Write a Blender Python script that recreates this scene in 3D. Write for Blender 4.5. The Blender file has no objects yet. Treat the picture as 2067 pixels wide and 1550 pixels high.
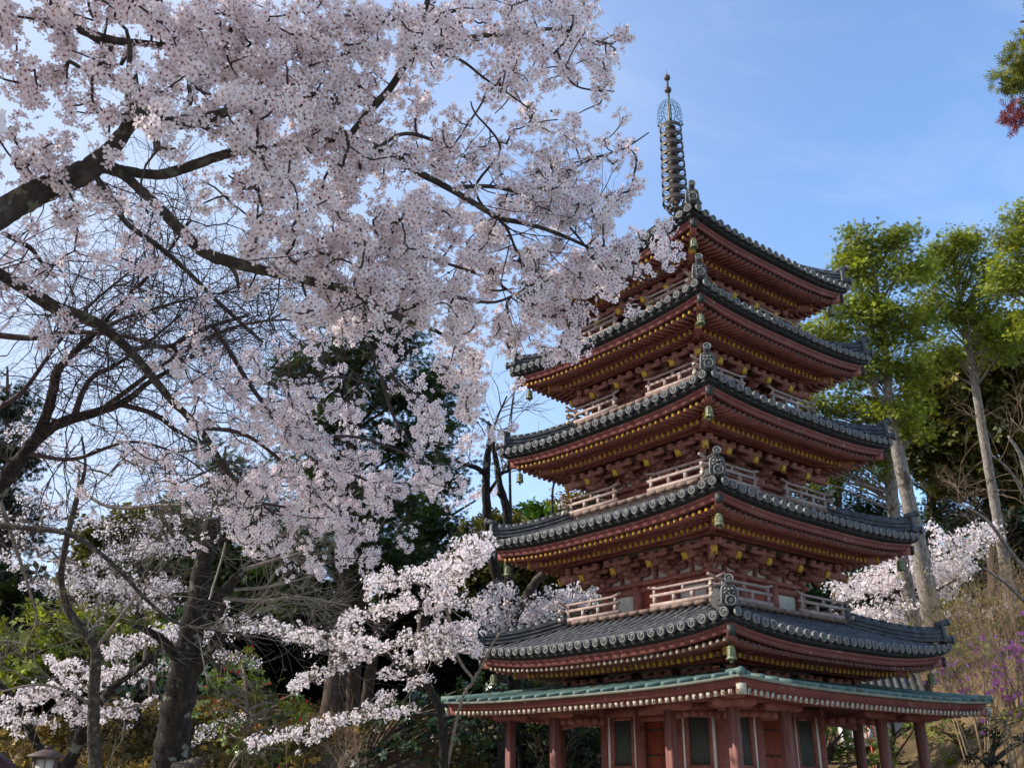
import bpy, math, random
import numpy as np
from mathutils import Matrix, Vector

random.seed(7)
RNG = np.random.default_rng(11)
SC = bpy.context.scene
COL = SC.collection
R_ = math.radians

# ------------------------------------------------------------------ camera
FPX, IW, IH = 1945.05, 2067.0, 1550.0
PITCH, ROLL, CAMZ = 0.391448, -0.0074763, 1.6
cam_d = bpy.data.cameras.new('camera')
cam_d.sensor_width = 36.0
cam_d.lens = 36.0 * FPX / IW
cam_d.clip_start, cam_d.clip_end = 0.05, 2000.0
cam = bpy.data.objects.new('camera', cam_d)
COL.objects.link(cam)
CAM_M = Matrix.Translation((0, 0, CAMZ)) @ Matrix.Rotation(math.pi / 2 + PITCH, 4, 'X') @ Matrix.Rotation(-ROLL, 4, 'Z')
cam.matrix_world = CAM_M
SC.camera = cam

# ------------------------------------------------------------------ sky, sun, exposure
SUN_AZ, SUN_EL = R_(-177.0), R_(34.5)           # direction TO the sun (azimuth from +X, counter-clockwise)
SUN_STRENGTH, SKY_STRENGTH, EXPOSURE = 2.7, 0.15, 1.22
world = bpy.data.worlds.new('World')
SC.world = world
world.use_nodes = True
wn = world.node_tree
for n in list(wn.nodes):
    wn.nodes.remove(n)
w_out = wn.nodes.new('ShaderNodeOutputWorld')
w_bg = wn.nodes.new('ShaderNodeBackground')
w_bg.inputs['Strength'].default_value = SKY_STRENGTH
sky = wn.nodes.new('ShaderNodeTexSky')
sky.sky_type = 'NISHITA'
sky.sun_disc = False
sky.sun_elevation = SUN_EL
sky.sun_rotation = R_(90.0) - SUN_AZ
sky.altitude, sky.air_density, sky.dust_density, sky.ozone_density = 100.0, 1.0, 0.7, 4.0
# thin cirrus: white mixed into the sky by stretched noise on the view direction
w_tc = wn.nodes.new('ShaderNodeTexCoord')
w_map = wn.nodes.new('ShaderNodeMapping')
w_map.inputs['Rotation'].default_value = (0.3, 0.5, 0.9)
w_map.inputs['Scale'].default_value = (2.0, 5.5, 3.0)
w_no = wn.nodes.new('ShaderNodeTexNoise')
w_no.inputs['Scale'].default_value = 1.6
w_no.inputs['Detail'].default_value = 8.0
w_no.inputs['Roughness'].default_value = 0.6
w_no.inputs['Distortion'].default_value = 0.6
w_rp = wn.nodes.new('ShaderNodeValToRGB')
w_rp.color_ramp.elements[0].position, w_rp.color_ramp.elements[0].color = 0.50, (0, 0, 0, 1)
w_rp.color_ramp.elements[1].position, w_rp.color_ramp.elements[1].color = 0.80, (0.22, 0.22, 0.22, 1)
w_mx = wn.nodes.new('ShaderNodeMixRGB')
w_mx.inputs['Color2'].default_value = (2.6, 2.9, 3.4, 1)
wn.links.new(w_tc.outputs['Generated'], w_map.inputs['Vector'])
wn.links.new(w_map.outputs['Vector'], w_no.inputs['Vector'])
wn.links.new(w_no.outputs['Fac'], w_rp.inputs['Fac'])
wn.links.new(w_rp.outputs['Color'], w_mx.inputs['Fac'])
wn.links.new(sky.outputs['Color'], w_mx.inputs['Color1'])
# a thin veil of high cloud over the western half of the sky, the side of the sun
w_sx = wn.nodes.new('ShaderNodeSeparateXYZ'); wn.links.new(w_tc.outputs['Generated'], w_sx.inputs['Vector'])
w_vr = wn.nodes.new('ShaderNodeMapRange'); w_vr.interpolation_type = 'SMOOTHSTEP'
w_vr.inputs['From Min'].default_value, w_vr.inputs['From Max'].default_value = 0.38, -0.50
w_vr.inputs['To Min'].default_value, w_vr.inputs['To Max'].default_value = 0.0, 0.85
wn.links.new(w_sx.outputs['X'], w_vr.inputs['Value'])
w_v2 = wn.nodes.new('ShaderNodeMath'); w_v2.operation = 'MULTIPLY_ADD'; w_v2.inputs[1].default_value = 0.8; w_v2.inputs[2].default_value = 0.55
wn.links.new(w_no.outputs['Fac'], w_v2.inputs[0])
w_v3 = wn.nodes.new('ShaderNodeMath'); w_v3.operation = 'MULTIPLY'
wn.links.new(w_vr.outputs['Result'], w_v3.inputs[0]); wn.links.new(w_v2.outputs['Value'], w_v3.inputs[1])
w_m2 = wn.nodes.new('ShaderNodeMixRGB'); w_m2.inputs['Color2'].default_value = (2.05, 2.35, 2.95, 1)
wn.links.new(w_v3.outputs['Value'], w_m2.inputs['Fac']); wn.links.new(w_mx.outputs['Color'], w_m2.inputs['Color1'])
wn.links.new(w_m2.outputs['Color'], w_bg.inputs['Color'])
wn.links.new(w_bg.outputs['Background'], w_out.inputs['Surface'])

sun_d = bpy.data.lights.new('sun', 'SUN')
sun_d.energy, sun_d.angle, sun_d.color = SUN_STRENGTH, R_(0.53), (1.0, 0.94, 0.85)
sun = bpy.data.objects.new('sun', sun_d)
COL.objects.link(sun)
sdir = Vector((math.cos(SUN_EL) * math.cos(SUN_AZ), math.cos(SUN_EL) * math.sin(SUN_AZ), math.sin(SUN_EL)))
sun.rotation_euler = sdir.to_track_quat('Z', 'Y').to_euler()
sun.location = sdir * 60

vs = SC.view_settings
vs.view_transform, vs.look, vs.gamma, vs.exposure = 'Standard', 'None', 1.0, EXPOSURE
vs.use_curve_mapping = False
SC.cycles.max_bounces = 10
SC.cycles.diffuse_bounces = 5
SC.cycles.transmission_bounces = 6
SC.cycles.sample_clamp_indirect = 8.0

# ------------------------------------------------------------------ helpers
_CR = np.array(CAM_M.to_3x3())
def U(x, y, d):
    """world point seen at photo pixel (x, y), d metres in front of the camera"""
    v = np.array([(x - IW / 2) / FPX * d, -(y - IH / 2) / FPX * d, -d])
    return _CR @ v + np.array([0, 0, CAMZ])
def UV(xy, d):
    xy = np.asarray(xy, float); d = np.broadcast_to(np.asarray(d, float), xy.shape[:1])
    v = np.stack([(xy[:, 0] - IW / 2) / FPX * d, -(xy[:, 1] - IH / 2) / FPX * d, -d], 1)
    return v @ _CR.T + np.array([0, 0, CAMZ])
def PX(p):
    q = (np.atleast_2d(p) - np.array([0, 0, CAMZ])) @ _CR
    d = -q[:, 2]
    return np.stack([IW / 2 + FPX * q[:, 0] / d, IH / 2 - FPX * q[:, 1] / d, d], 1)
def smooth(t):
    t = np.clip(t, 0, 1); return t * t * (3 - 2 * t)
def gz(x, y):
    """height of the terrain"""
    x = np.asarray(x, float); y = np.asarray(y, float)
    left = 3.2 * smooth((y - 15) / 14) * (1 - smooth((x + 3) / 4))
    back = 3.2 * smooth((y - 25) / 14) * smooth((x + 3) / 4)
    right = 4.3 * smooth((x - 8.5) / 7) * smooth((y - 14) / 12)
    return left + back + right + 7.5 * smooth((y - 36) / 60)

class MB:
    """collects shapes and links them as ONE mesh object"""
    def __init__(self):
        self.V = []; self.F = []; self.n = 0; self.C = []; self.xf = None
    def add(self, V, F, m=0, col=None):
        V = np.asarray(V, float)
        if self.xf is not None:
            V = V @ self.xf[:3, :3].T + self.xf[:3, 3]
        for f in (F if isinstance(F, list) else [F]):
            f = np.asarray(f, int)
            if f.ndim == 1: f = f[None]
            self.F.append((f + self.n, m))
        self.V.append(V); self.n += len(V)
        self.C.append(np.broadcast_to(np.array([1, 1, 1.]) if col is None else np.asarray(col, float), (len(V), 3)))
    def box(self, c, s, m=0, R=None):
        V = _BOXV * (np.asarray(s, float) / 2)
        if R is not None: V = V @ np.asarray(R, float).T
        self.add(V + np.asarray(c, float), _BOXF, m)
    def beams(self, P0, P1, w, h, m=0):
        P0 = np.atleast_2d(np.asarray(P0, float)); P1 = np.atleast_2d(np.asarray(P1, float))
        ax = P1 - P0; ax /= np.linalg.norm(ax, axis=1)[:, None]
        sd = np.cross(ax, [0, 0, 1.0]); ln = np.linalg.norm(sd, axis=1)[:, None]
        sd = np.where(ln < 1e-6, [1.0, 0, 0], sd / np.maximum(ln, 1e-9))
        up = np.cross(sd, ax)
        a, b = sd * w / 2, up * h / 2
        V = np.stack([P0 - a - b, P0 + a - b, P0 + a + b, P0 - a + b, P1 - a - b, P1 + a - b, P1 + a + b, P1 - a + b], 1)
        n = len(P0)
        F = np.array([[0, 3, 2, 1], [4, 5, 6, 7], [0, 1, 5, 4], [1, 2, 6, 5], [2, 3, 7, 6], [3, 0, 4, 7]])
        F = (F[None] + 8 * np.arange(n)[:, None, None]).reshape(-1, 4)
        self.add(V.reshape(-1, 3), F, m)
    def tube(self, P, r, k=6, m=0, cap=True, col=None, wob=0.0):
        P = np.asarray(P, float); n = len(P)
        r = np.broadcast_to(np.asarray(r, float), (n,))
        T = np.gradient(P, axis=0); T /= np.maximum(np.linalg.norm(T, axis=1), 1e-9)[:, None]
        ref = np.array([0, 0, 1.0]) if abs(T[:, 2]).mean() < 0.8 else np.array([1.0, 0.2, 0])
        A = np.cross(T, ref); A /= np.maximum(np.linalg.norm(A, axis=1), 1e-9)[:, None]
        B = np.cross(T, A)
        th = np.arange(k) * 2 * math.pi / k
        rr = r[:, None] * (1 + (RNG.normal(0, wob, (n, k)) if wob else 0))
        V = P[:, None] + rr[..., None] * (np.cos(th)[None, :, None] * A[:, None] + np.sin(th)[None, :, None] * B[:, None])
        i = np.arange(n - 1)[:, None] * k; j = np.arange(k)[None]; j2 = (j + 1) % k
        F = np.stack([i + j, i + j2, i + k + j2, i + k + j], -1).reshape(-1, 4)
        Fs = [F]
        if cap:
            Fs += [np.arange(k)[::-1], (n - 1) * k + np.arange(k)]
        self.add(V.reshape(-1, 3), Fs, m, col)
    def lathe(self, prof, c=(0, 0, 0), k=16, m=0, axis='Z', R=None):
        prof = np.asarray(prof, float); n = len(prof)
        th = np.arange(k) * 2 * math.pi / k
        V = np.stack([prof[:, 0, None] * np.cos(th), prof[:, 0, None] * np.sin(th), np.broadcast_to(prof[:, 1, None], (n, k))], -1).reshape(-1, 3)
        if axis == 'Y':   # lathe axis along -Y (outward)
            V = np.stack([V[:, 0], -V[:, 2], V[:, 1]], 1)
        if R is not None: V = V @ np.asarray(R, float).T
        i = np.arange(n - 1)[:, None] * k; j = np.arange(k)[None]; j2 = (j + 1) % k
        F = np.stack([i + j, i + j2, i + k + j2, i + k + j], -1).reshape(-1, 4)
        self.add(V + np.asarray(c, float), [F, np.arange(k)[::-1], (n - 1) * k + np.arange(k)], m)
    def prism(self, poly, t, o, ex, ey, ez, m=0):
        """polygon in (ex, ey) at origin o, thickness t along ez (centred)"""
        poly = np.asarray(poly, float); n = len(poly)
        o, ex, ey, ez = (np.asarray(q, float) for q in (o, ex, ey, ez))
        b = o + poly[:, :1] * ex + poly[:, 1:] * ey
        V = np.concatenate([b - ez * t / 2, b + ez * t / 2])
        i = np.arange(n); j = (i + 1) % n
        self.add(V, [i[::-1], i + n, np.stack([i, j, j + n, i + n], 1)], m)
    def sheet(self, G, m=0, flip=False, col=None):
        """grid of points (a, b, 3)"""
        a, b = G.shape[:2]
        i = np.arange(a - 1)[:, None] * b + np.arange(b - 1)[None]
        F = np.stack([i, i + 1, i + b + 1, i + b], -1).reshape(-1, 4)
        self.add(G.reshape(-1, 3), F[:, ::-1] if flip else F, m, col)
    def inst(self, T, X):
        """copies of template T = MB at transforms X (n,4,4), inside this one mesh"""
        X = np.asarray(X, float)
        TV = np.concatenate(T.V); TC = np.concatenate(T.C); n = len(X); nv = len(TV)
        V = np.einsum('nij,vj->nvi', X[:, :3, :3], TV) + X[:, None, :3, 3]
        V = V.reshape(-1, 3)
        if self.xf is not None: V = V @ self.xf[:3, :3].T + self.xf[:3, 3]
        off = (np.arange(n) * nv)[:, None, None]
        for f, m in T.F:
            self.F.append(((f[None] + off).reshape(-1, f.shape[1]) + self.n, m))
        self.V.append(V); self.C.append(np.tile(TC, (n, 1))); self.n += n * nv
    def build(self, name, mats, parent=None, smooth=False, link=True):
        me = bpy.data.meshes.new(name)
        V = np.concatenate(self.V)
        tot = np.concatenate([np.full(len(f), f.shape[1]) for f, m in self.F])
        idx = np.concatenate([f.ravel() for f, m in self.F])
        mi = np.concatenate([np.full(len(f), m) for f, m in self.F])
        me.vertices.add(len(V)); me.vertices.foreach_set('co', V.ravel().astype(np.float32))
        me.loops.add(len(idx)); me.loops.foreach_set('vertex_index', idx.astype(np.int32))
        me.polygons.add(len(tot))
        st = np.concatenate([[0], np.cumsum(tot)[:-1]])
        me.polygons.foreach_set('loop_start', st.astype(np.int32))
        me.polygons.foreach_set('material_index', mi.astype(np.int32))
        if smooth: me.polygons.foreach_set('use_smooth', np.ones(len(tot), bool))
        for q in (mats if isinstance(mats, (list, tuple)) else [mats]): me.materials.append(q)
        at = me.attributes.new('col', 'FLOAT_COLOR', 'POINT')
        C = np.concatenate([np.concatenate(self.C), np.ones((len(V), 1))], 1)
        at.data.foreach_set('color', C.ravel().astype(np.float32))
        me.update(calc_edges=True)
        ob = bpy.data.objects.new(name, me)
        if link: COL.objects.link(ob)
        if parent is not None: ob.parent = parent
        return ob
_BOXV = np.array([[-1, -1, -1], [1, -1, -1], [1, 1, -1], [-1, 1, -1], [-1, -1, 1], [1, -1, 1], [1, 1, 1], [-1, 1, 1]], float)
_BOXF = np.array([[0, 3, 2, 1], [4, 5, 6, 7], [0, 1, 5, 4], [1, 2, 6, 5], [2, 3, 7, 6], [3, 0, 4, 7]])

def tag(o, label=None, cat=None, group=None, kind=None):
    for k, v in (('label', label), ('category', cat), ('group', group), ('kind', kind)):
        if v: o[k] = v
    return o
def thing(name, loc, label, cat, group=None, rz=0.0):
    o = bpy.data.objects.new(name, None); COL.objects.link(o)
    o.empty_display_size = 0.2
    o.location = [float(q) for q in loc]; o.rotation_euler = (0, 0, rz)
    return tag(o, label, cat, group)
def part_at(src, name, parent, loc=(0, 0, 0), rz=0.0):
    o = src.copy(); o.name = name; COL.objects.link(o); o.parent = parent
    o.location = loc; o.rotation_euler = (0, 0, rz)
    return o
def rotz(a):
    c, s = math.cos(a), math.sin(a)
    M = np.eye(4); M[:2, :2] = [[c, -s], [s, c]]; return M
def trs(p, R=None, s=1.0):
    M = np.eye(4); M[:3, :3] = (np.eye(3) if R is None else np.asarray(R)) * s; M[:3, 3] = p; return M

# ------------------------------------------------------------------ materials
def mat(name, cols, scale=6.0, rough=0.8, stretch=(1, 1, 1), detail=6.0, bump=0.0, bscale=None, spots=None, metal=0.0,
        attr=False, trans=0.0, spec=0.35, lo=0.3, hi=0.7, tcol=None):
    """principled material: two or three colours blended by noise, optional spots (colour, scale, threshold), vertex-colour tint"""
    m = bpy.data.materials.new(name); m.use_nodes = True
    nt = m.node_tree; N = nt.nodes; L = nt.links
    b = N['Principled BSDF']
    b.inputs['Roughness'].default_value = rough
    b.inputs['Metallic'].default_value = metal
    b.inputs['Specular IOR Level'].default_value = spec
    tc = N.new('ShaderNodeTexCoord'); mp = N.new('ShaderNodeMapping'); mp.inputs['Scale'].default_value = stretch
    L.new(tc.outputs['Object'], mp.inputs['Vector'])
    no = N.new('ShaderNodeTexNoise'); no.inputs['Scale'].default_value = scale; no.inputs['Detail'].default_value = detail
    no.inputs['Roughness'].default_value = 0.65
    L.new(mp.outputs['Vector'], no.inputs['Vector'])
    rp = N.new('ShaderNodeValToRGB'); L.new(no.outputs['Fac'], rp.inputs['Fac'])
    el = rp.color_ramp.elements
    el[0].position, el[0].color = lo, (*cols[0], 1)
    el[1].position, el[1].color = hi, (*cols[-1], 1)
    if len(cols) == 3:
        e = el.new((lo + hi) / 2); e.color = (*cols[1], 1)
    out = rp.outputs['Color']
    if spots:
        s = N.new('ShaderNodeTexNoise'); s.inputs['Scale'].default_value = spots[1]; s.inputs['Detail'].default_value = 5.0
        L.new(tc.outputs['Object'], s.inputs['Vector'])
        sr = N.new('ShaderNodeValToRGB'); L.new(s.outputs['Fac'], sr.inputs['Fac'])
        sr.color_ramp.elements[0].position = spots[2]; sr.color_ramp.elements[1].position = spots[2] + 0.06
        mx = N.new('ShaderNodeMixRGB'); L.new(sr.outputs['Color'], mx.inputs['Fac'])
        L.new(out, mx.inputs['Color1']); mx.inputs['Color2'].default_value = (*spots[0], 1)
        out = mx.outputs['Color']
    if attr:
        at = N.new('ShaderNodeAttribute'); at.attribute_name = 'col'
        mx = N.new('ShaderNodeMixRGB'); mx.blend_type = 'MULTIPLY'; mx.inputs['Fac'].default_value = 1.0
        L.new(out, mx.inputs['Color1']); L.new(at.outputs['Color'], mx.inputs['Color2'])
        out = mx.outputs['Color']
    L.new(out, b.inputs['Base Color'])
    if bump:
        bn = N.new('ShaderNodeTexNoise'); bn.inputs['Scale'].default_value = bscale or scale * 3; bn.inputs['Detail'].default_value = 6
        L.new(mp.outputs['Vector'], bn.inputs['Vector'])
        bp = N.new('ShaderNodeBump'); bp.inputs['Strength'].default_value = bump; bp.inputs['Distance'].default_value = 0.02
        L.new(bn.outputs['Fac'], bp.inputs['Height']); L.new(bp.outputs['Normal'], b.inputs['Normal'])
    if trans:
        t = N.new('ShaderNodeBsdfTranslucent'); L.new(out, t.inputs['Color'])
        if tcol:
            tm = N.new('ShaderNodeMixRGB'); tm.blend_type = 'MULTIPLY'; tm.inputs['Fac'].default_value = 1.0
            L.new(out, tm.inputs['Color1']); tm.inputs['Color2'].default_value = (*tcol, 1)
            L.new(tm.outputs['Color'], t.inputs['Color'])
        ms = N.new('ShaderNodeMixShader'); ms.inputs['Fac'].default_value = trans
        L.new(b.outputs['BSDF'], ms.inputs[1]); L.new(t.outputs['BSDF'], ms.inputs[2])
        L.new(ms.outputs['Shader'], N['Material Output'].inputs['Surface'])
    return m

M = {}
M['red'] = mat('red_wood', [(0.20, 0.056, 0.042), (0.30, 0.105, 0.08), (0.37, 0.20, 0.16)], 5.0, 0.75, spots=((0.34, 0.235, 0.195), 11.0, 0.64), detail=9, bump=0.3, bscale=30, lo=0.28, hi=0.8)
M['bracket'] = mat('faded_bracket_wood', [(0.21, 0.065, 0.050), (0.32, 0.14, 0.11), (0.42, 0.265, 0.215)], 7.0, 0.8, detail=9, bump=0.35, bscale=30, lo=0.28, hi=0.75)
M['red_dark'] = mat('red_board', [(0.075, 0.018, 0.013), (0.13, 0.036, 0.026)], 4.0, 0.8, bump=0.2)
M['red_fascia'] = mat('red_fascia', [(0.13, 0.033, 0.027), (0.185, 0.056, 0.045), (0.245, 0.12, 0.097)], 3.0, 0.65, spots=((0.29, 0.19, 0.16), 7.0, 0.65), detail=10, lo=0.3, hi=0.85)
M['faded'] = mat('faded_wood', [(0.23, 0.145, 0.12), (0.34, 0.245, 0.21), (0.43, 0.345, 0.305)], 7.0, 0.85, detail=9, bump=0.25, bscale=40)
M['floor_end'] = mat('grey_plank', [(0.11, 0.07, 0.055), (0.26, 0.18, 0.14)], 9.0, 0.9)
M['plaster'] = mat('old_plaster', [(0.42, 0.38, 0.31), (0.66, 0.62, 0.54)], 6.0, 0.95, detail=9)
M['white'] = mat('white_paint', [(0.62, 0.58, 0.54), (0.80, 0.77, 0.73)], 9.0, 0.8)
M['yellow'] = mat('yellow_paint', [(0.40, 0.23, 0.025), (0.64, 0.38, 0.035)], 20.0, 0.6, spots=((0.16, 0.07, 0.045), 16.0, 0.53))
M['cap_white'] = mat('pale_end_cap', [(0.28, 0.24, 0.17), (0.55, 0.50, 0.39)], 15.0, 0.6, spots=((0.08, 0.045, 0.035), 18.0, 0.56))
M['cap_dark'] = mat('dark_end_cap', [(0.05, 0.03, 0.028), (0.13, 0.08, 0.07)], 15.0, 0.7, spots=((0.30, 0.22, 0.15), 17.0, 0.62))
M['tile'] = mat('roof_tile', [(0.022, 0.023, 0.025), (0.048, 0.049, 0.052), (0.10, 0.098, 0.094)], 7.0, 0.5, detail=9, bump=0.2, spec=0.4, spots=((0.15, 0.15, 0.13), 13.0, 0.63))
M['tile_end'] = mat('eave_tile_face', [(0.10, 0.098, 0.09), (0.27, 0.26, 0.23)], 9.0, 0.6, detail=8)
M['black'] = mat('gap_shade_black', [(0.012, 0.012, 0.013), (0.03, 0.028, 0.027)], 5.0, 0.85)
M['copper'] = mat('verdigris_copper', [(0.045, 0.088, 0.074), (0.092, 0.152, 0.128), (0.18, 0.20, 0.155)], 3.5, 0.6, spots=((0.10, 0.085, 0.055), 5.0, 0.60), detail=9, spec=0.35, lo=0.3, hi=0.75)
M['copper_lip'] = mat('weathered_copper_lip', [(0.12, 0.14, 0.11), (0.30, 0.29, 0.23)], 8.0, 0.6)
M['bronze'] = mat('dark_bronze', [(0.045, 0.036, 0.03), (0.10, 0.078, 0.058)], 9.0, 0.5, metal=0.35, spec=0.5)
M['bell'] = mat('green_bronze', [(0.10, 0.115, 0.06), (0.20, 0.215, 0.11), (0.30, 0.30, 0.16)], 14.0, 0.55)
M['flame'] = mat('verdigris_openwork', [(0.035, 0.11, 0.14), (0.07, 0.18, 0.21)], 9.0, 0.6)
M['iron'] = mat('dark_iron', [(0.02, 0.02, 0.022), (0.05, 0.045, 0.04)], 10.0, 0.55)
M['door'] = mat('red_door', [(0.24, 0.043, 0.022), (0.33, 0.075, 0.040)], 3.0, 0.7, stretch=(1, 1, 0.15))
M['slat'] = mat('grey_slat_window', [(0.045, 0.055, 0.05), (0.10, 0.105, 0.09)], 30.0, 0.85, stretch=(1, 1, 0.06))
M['stone'] = mat('grey_stone', [(0.20, 0.19, 0.17), (0.34, 0.33, 0.30)], 5.0, 0.9, bump=0.4)
M['pillar'] = mat('faded_red_pillar', [(0.12, 0.034, 0.027), (0.20, 0.078, 0.062), (0.31, 0.17, 0.14)], 6.0, 0.8, stretch=(3, 3, 0.25), detail=9, bump=0.25, bscale=20, lo=0.25, hi=0.8)
# ------------------------------------------------------------------ terrain
def build_ground():
    xs = np.concatenate([np.linspace(-140, -30, 40), np.linspace(-29, 29, 90), np.linspace(30, 140, 40)])
    ys = np.concatenate([np.linspace(-12, 60, 110), np.linspace(61.5, 240, 60)])
    X, Y = np.meshgrid(xs, ys, indexing='ij')
    Z = gz(X, Y) + 0.10 * np.sin(X * 1.3 + np.cos(Y * 0.9)) * smooth((Y - 24) / 8)
    mb = MB(); mb.sheet(np.stack([X, Y, Z], -1))
    m = mat('leaf_litter_ground', [(0.05, 0.033, 0.016), (0.11, 0.072, 0.032), (0.18, 0.12, 0.055)], 1.2, 0.95, detail=12, bump=0.5, bscale=9)
    o = mb.build('ground', m, smooth=True); tag(o, kind='structure')
    mb = MB()   # unseen gravel, made pale to bounce light up under the eaves, 5 mm above the soil
    gx = np.linspace(-9, 9.5, 24); gy = np.linspace(-11, 13.5, 24)
    X, Y = np.meshgrid(gx, gy, indexing='ij')
    mb.sheet(np.stack([X, Y, gz(X, Y) + 0.006], -1))
    o = mb.build('bounce_gravel', mat('gravel', [(0.34, 0.31, 0.265), (0.50, 0.465, 0.41)], 40.0, 0.95, bump=0.6), smooth=True)
    tag(o, kind='structure')
build_ground()

# ------------------------------------------------------------------ pagoda
PAG = thing('pagoda', (3.7226, 18.8467, 0), 'five-storied red wooden pagoda with grey tiled roofs and a low green copper skirt roof', 'pagoda', rz=-1.675150 + R_(135))
SIDE = [rotz(k * math.pi / 2) for k in range(4)]      # canonical side faces -Y: point (u, -o, z)
W_ = [3.17, 2.99, 2.82, 2.68, 2.52]
ZE = [3.77, 5.90, 7.83, 9.68, 11.37]
LIFT = [0.20, 0.155, 0.155, 0.155, 0.165]
CB = [1.37, 1.31, 1.20, 1.10, 1.0]
BC = [1.93, 1.865, 1.78, 1.69]
BZ = [4.47, 6.60, 8.55, 10.38]
CT = [1.80, 1.74, 1.66, 1.57, 0.32]
ZT = [4.37, 6.46, 8.39, 10.22, 13.05]
VS = np.linspace(-1, 1, 41)

def sweep(mb, prof, zc, lift, m=0, ks=range(4), v=VS, closed=True):
    """profile of (o, z) points swept along a side between its mitred corners; zc + lift*|v|^3 added to z"""
    prof = np.asarray(prof, float)
    if closed: prof = np.vstack([prof, prof[:1]])
    for k in ks:
        o = prof[None, :, 0]; z = prof[None, :, 1]
        G = np.stack([v[:, None] * o, -np.broadcast_to(o, (len(v), len(prof))), zc + z + lift * np.abs(v[:, None]) ** 3 + 0 * o], -1)
        mb.xf = SIDE[k]; mb.sheet(G, m)
    mb.xf = None

def disc_template(r):
    t = MB()
    t.lathe([(0.001, 0.004), (r * 0.76, 0.004), (r * 0.78, 0.0)], k=14, axis='Y')
    t.lathe([(r * 0.74, 0.0), (r * 0.78, 0.018), (r * 0.97, 0.018), (r, 0.004), (r, -0.02)], k=14, m=1, axis='Y')
    for q in range(3):
        a = np.linspace(0, 2.6, 6) + q * 2 * math.pi / 3
        rr = np.linspace(r * 0.52, r * 0.10, 6)
        t.tube(np.stack([rr * np.cos(a), np.full(6, -0.006), rr * np.sin(a)], 1), np.linspace(0.004, 0.015, 6), 4, 1)
    return t
DISC = disc_template(0.074)

def roof_fn(t):
    w, ct, ze, zt, lf = W_[t], CT[t], ZE[t], ZT[t], LIFT[t]
    cur = 0.86 if t < 4 else 0.72
    def z(o, u):
        s = np.clip((w - o) / (w - ct), -0.1, 1)
        return ze + (zt - ze) * (cur * s + (1 - cur) * s * s) + lf * (np.abs(u) / w) ** 3 * (1 - 0.75 * np.clip(s, 0, 1))
    return z

def ridge_part(t, parent):
    w, ct = W_[t], CT[t]; z = roof_fn(t)
    c = np.linspace(ct * 1.02, w - 0.10, 22)
    e = (c - c[0]) / (c[-1] - c[0])
    base = np.stack([c, -c, z(c, c) + 0.02 + 0.07 * e ** 5], 1)          # along the (+x, -y) diagonal
    side = np.array([1, 1, 0.0]) / math.sqrt(2)
    mb = MB(); h = 0.0
    for i in range(6):
        wd = (0.215 if i % 2 == 0 else 0.175) - 0.006 * i; th = 0.036
        prof = [(-wd / 2, h), (wd / 2, h), (wd / 2, h + th), (-wd / 2, h + th), (-wd / 2, h)]
        G = np.stack([base + p * side + [0, 0, q] for p, q in prof], 1)
        mb.sheet(G, 0)
        if i == 0: pass
        h += th + 0.001
    # round cap tiles on top, in lengths
    for a in range(0, 21, 2):
        seg = base[a:a + 3] + [0, 0, h + 0.005]
        mb.tube(seg, [0.062, 0.060, 0.056][:len(seg)], 8)
    mb.tube(np.stack([base[-1] + [0, 0, 0.02], base[-1] + [0.11, -0.11, 0.035]]), [0.075, 0.075], 10)
    o = mb.build('hip_ridge', [M['tile']], parent)
    return o, base[-1], h

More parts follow.
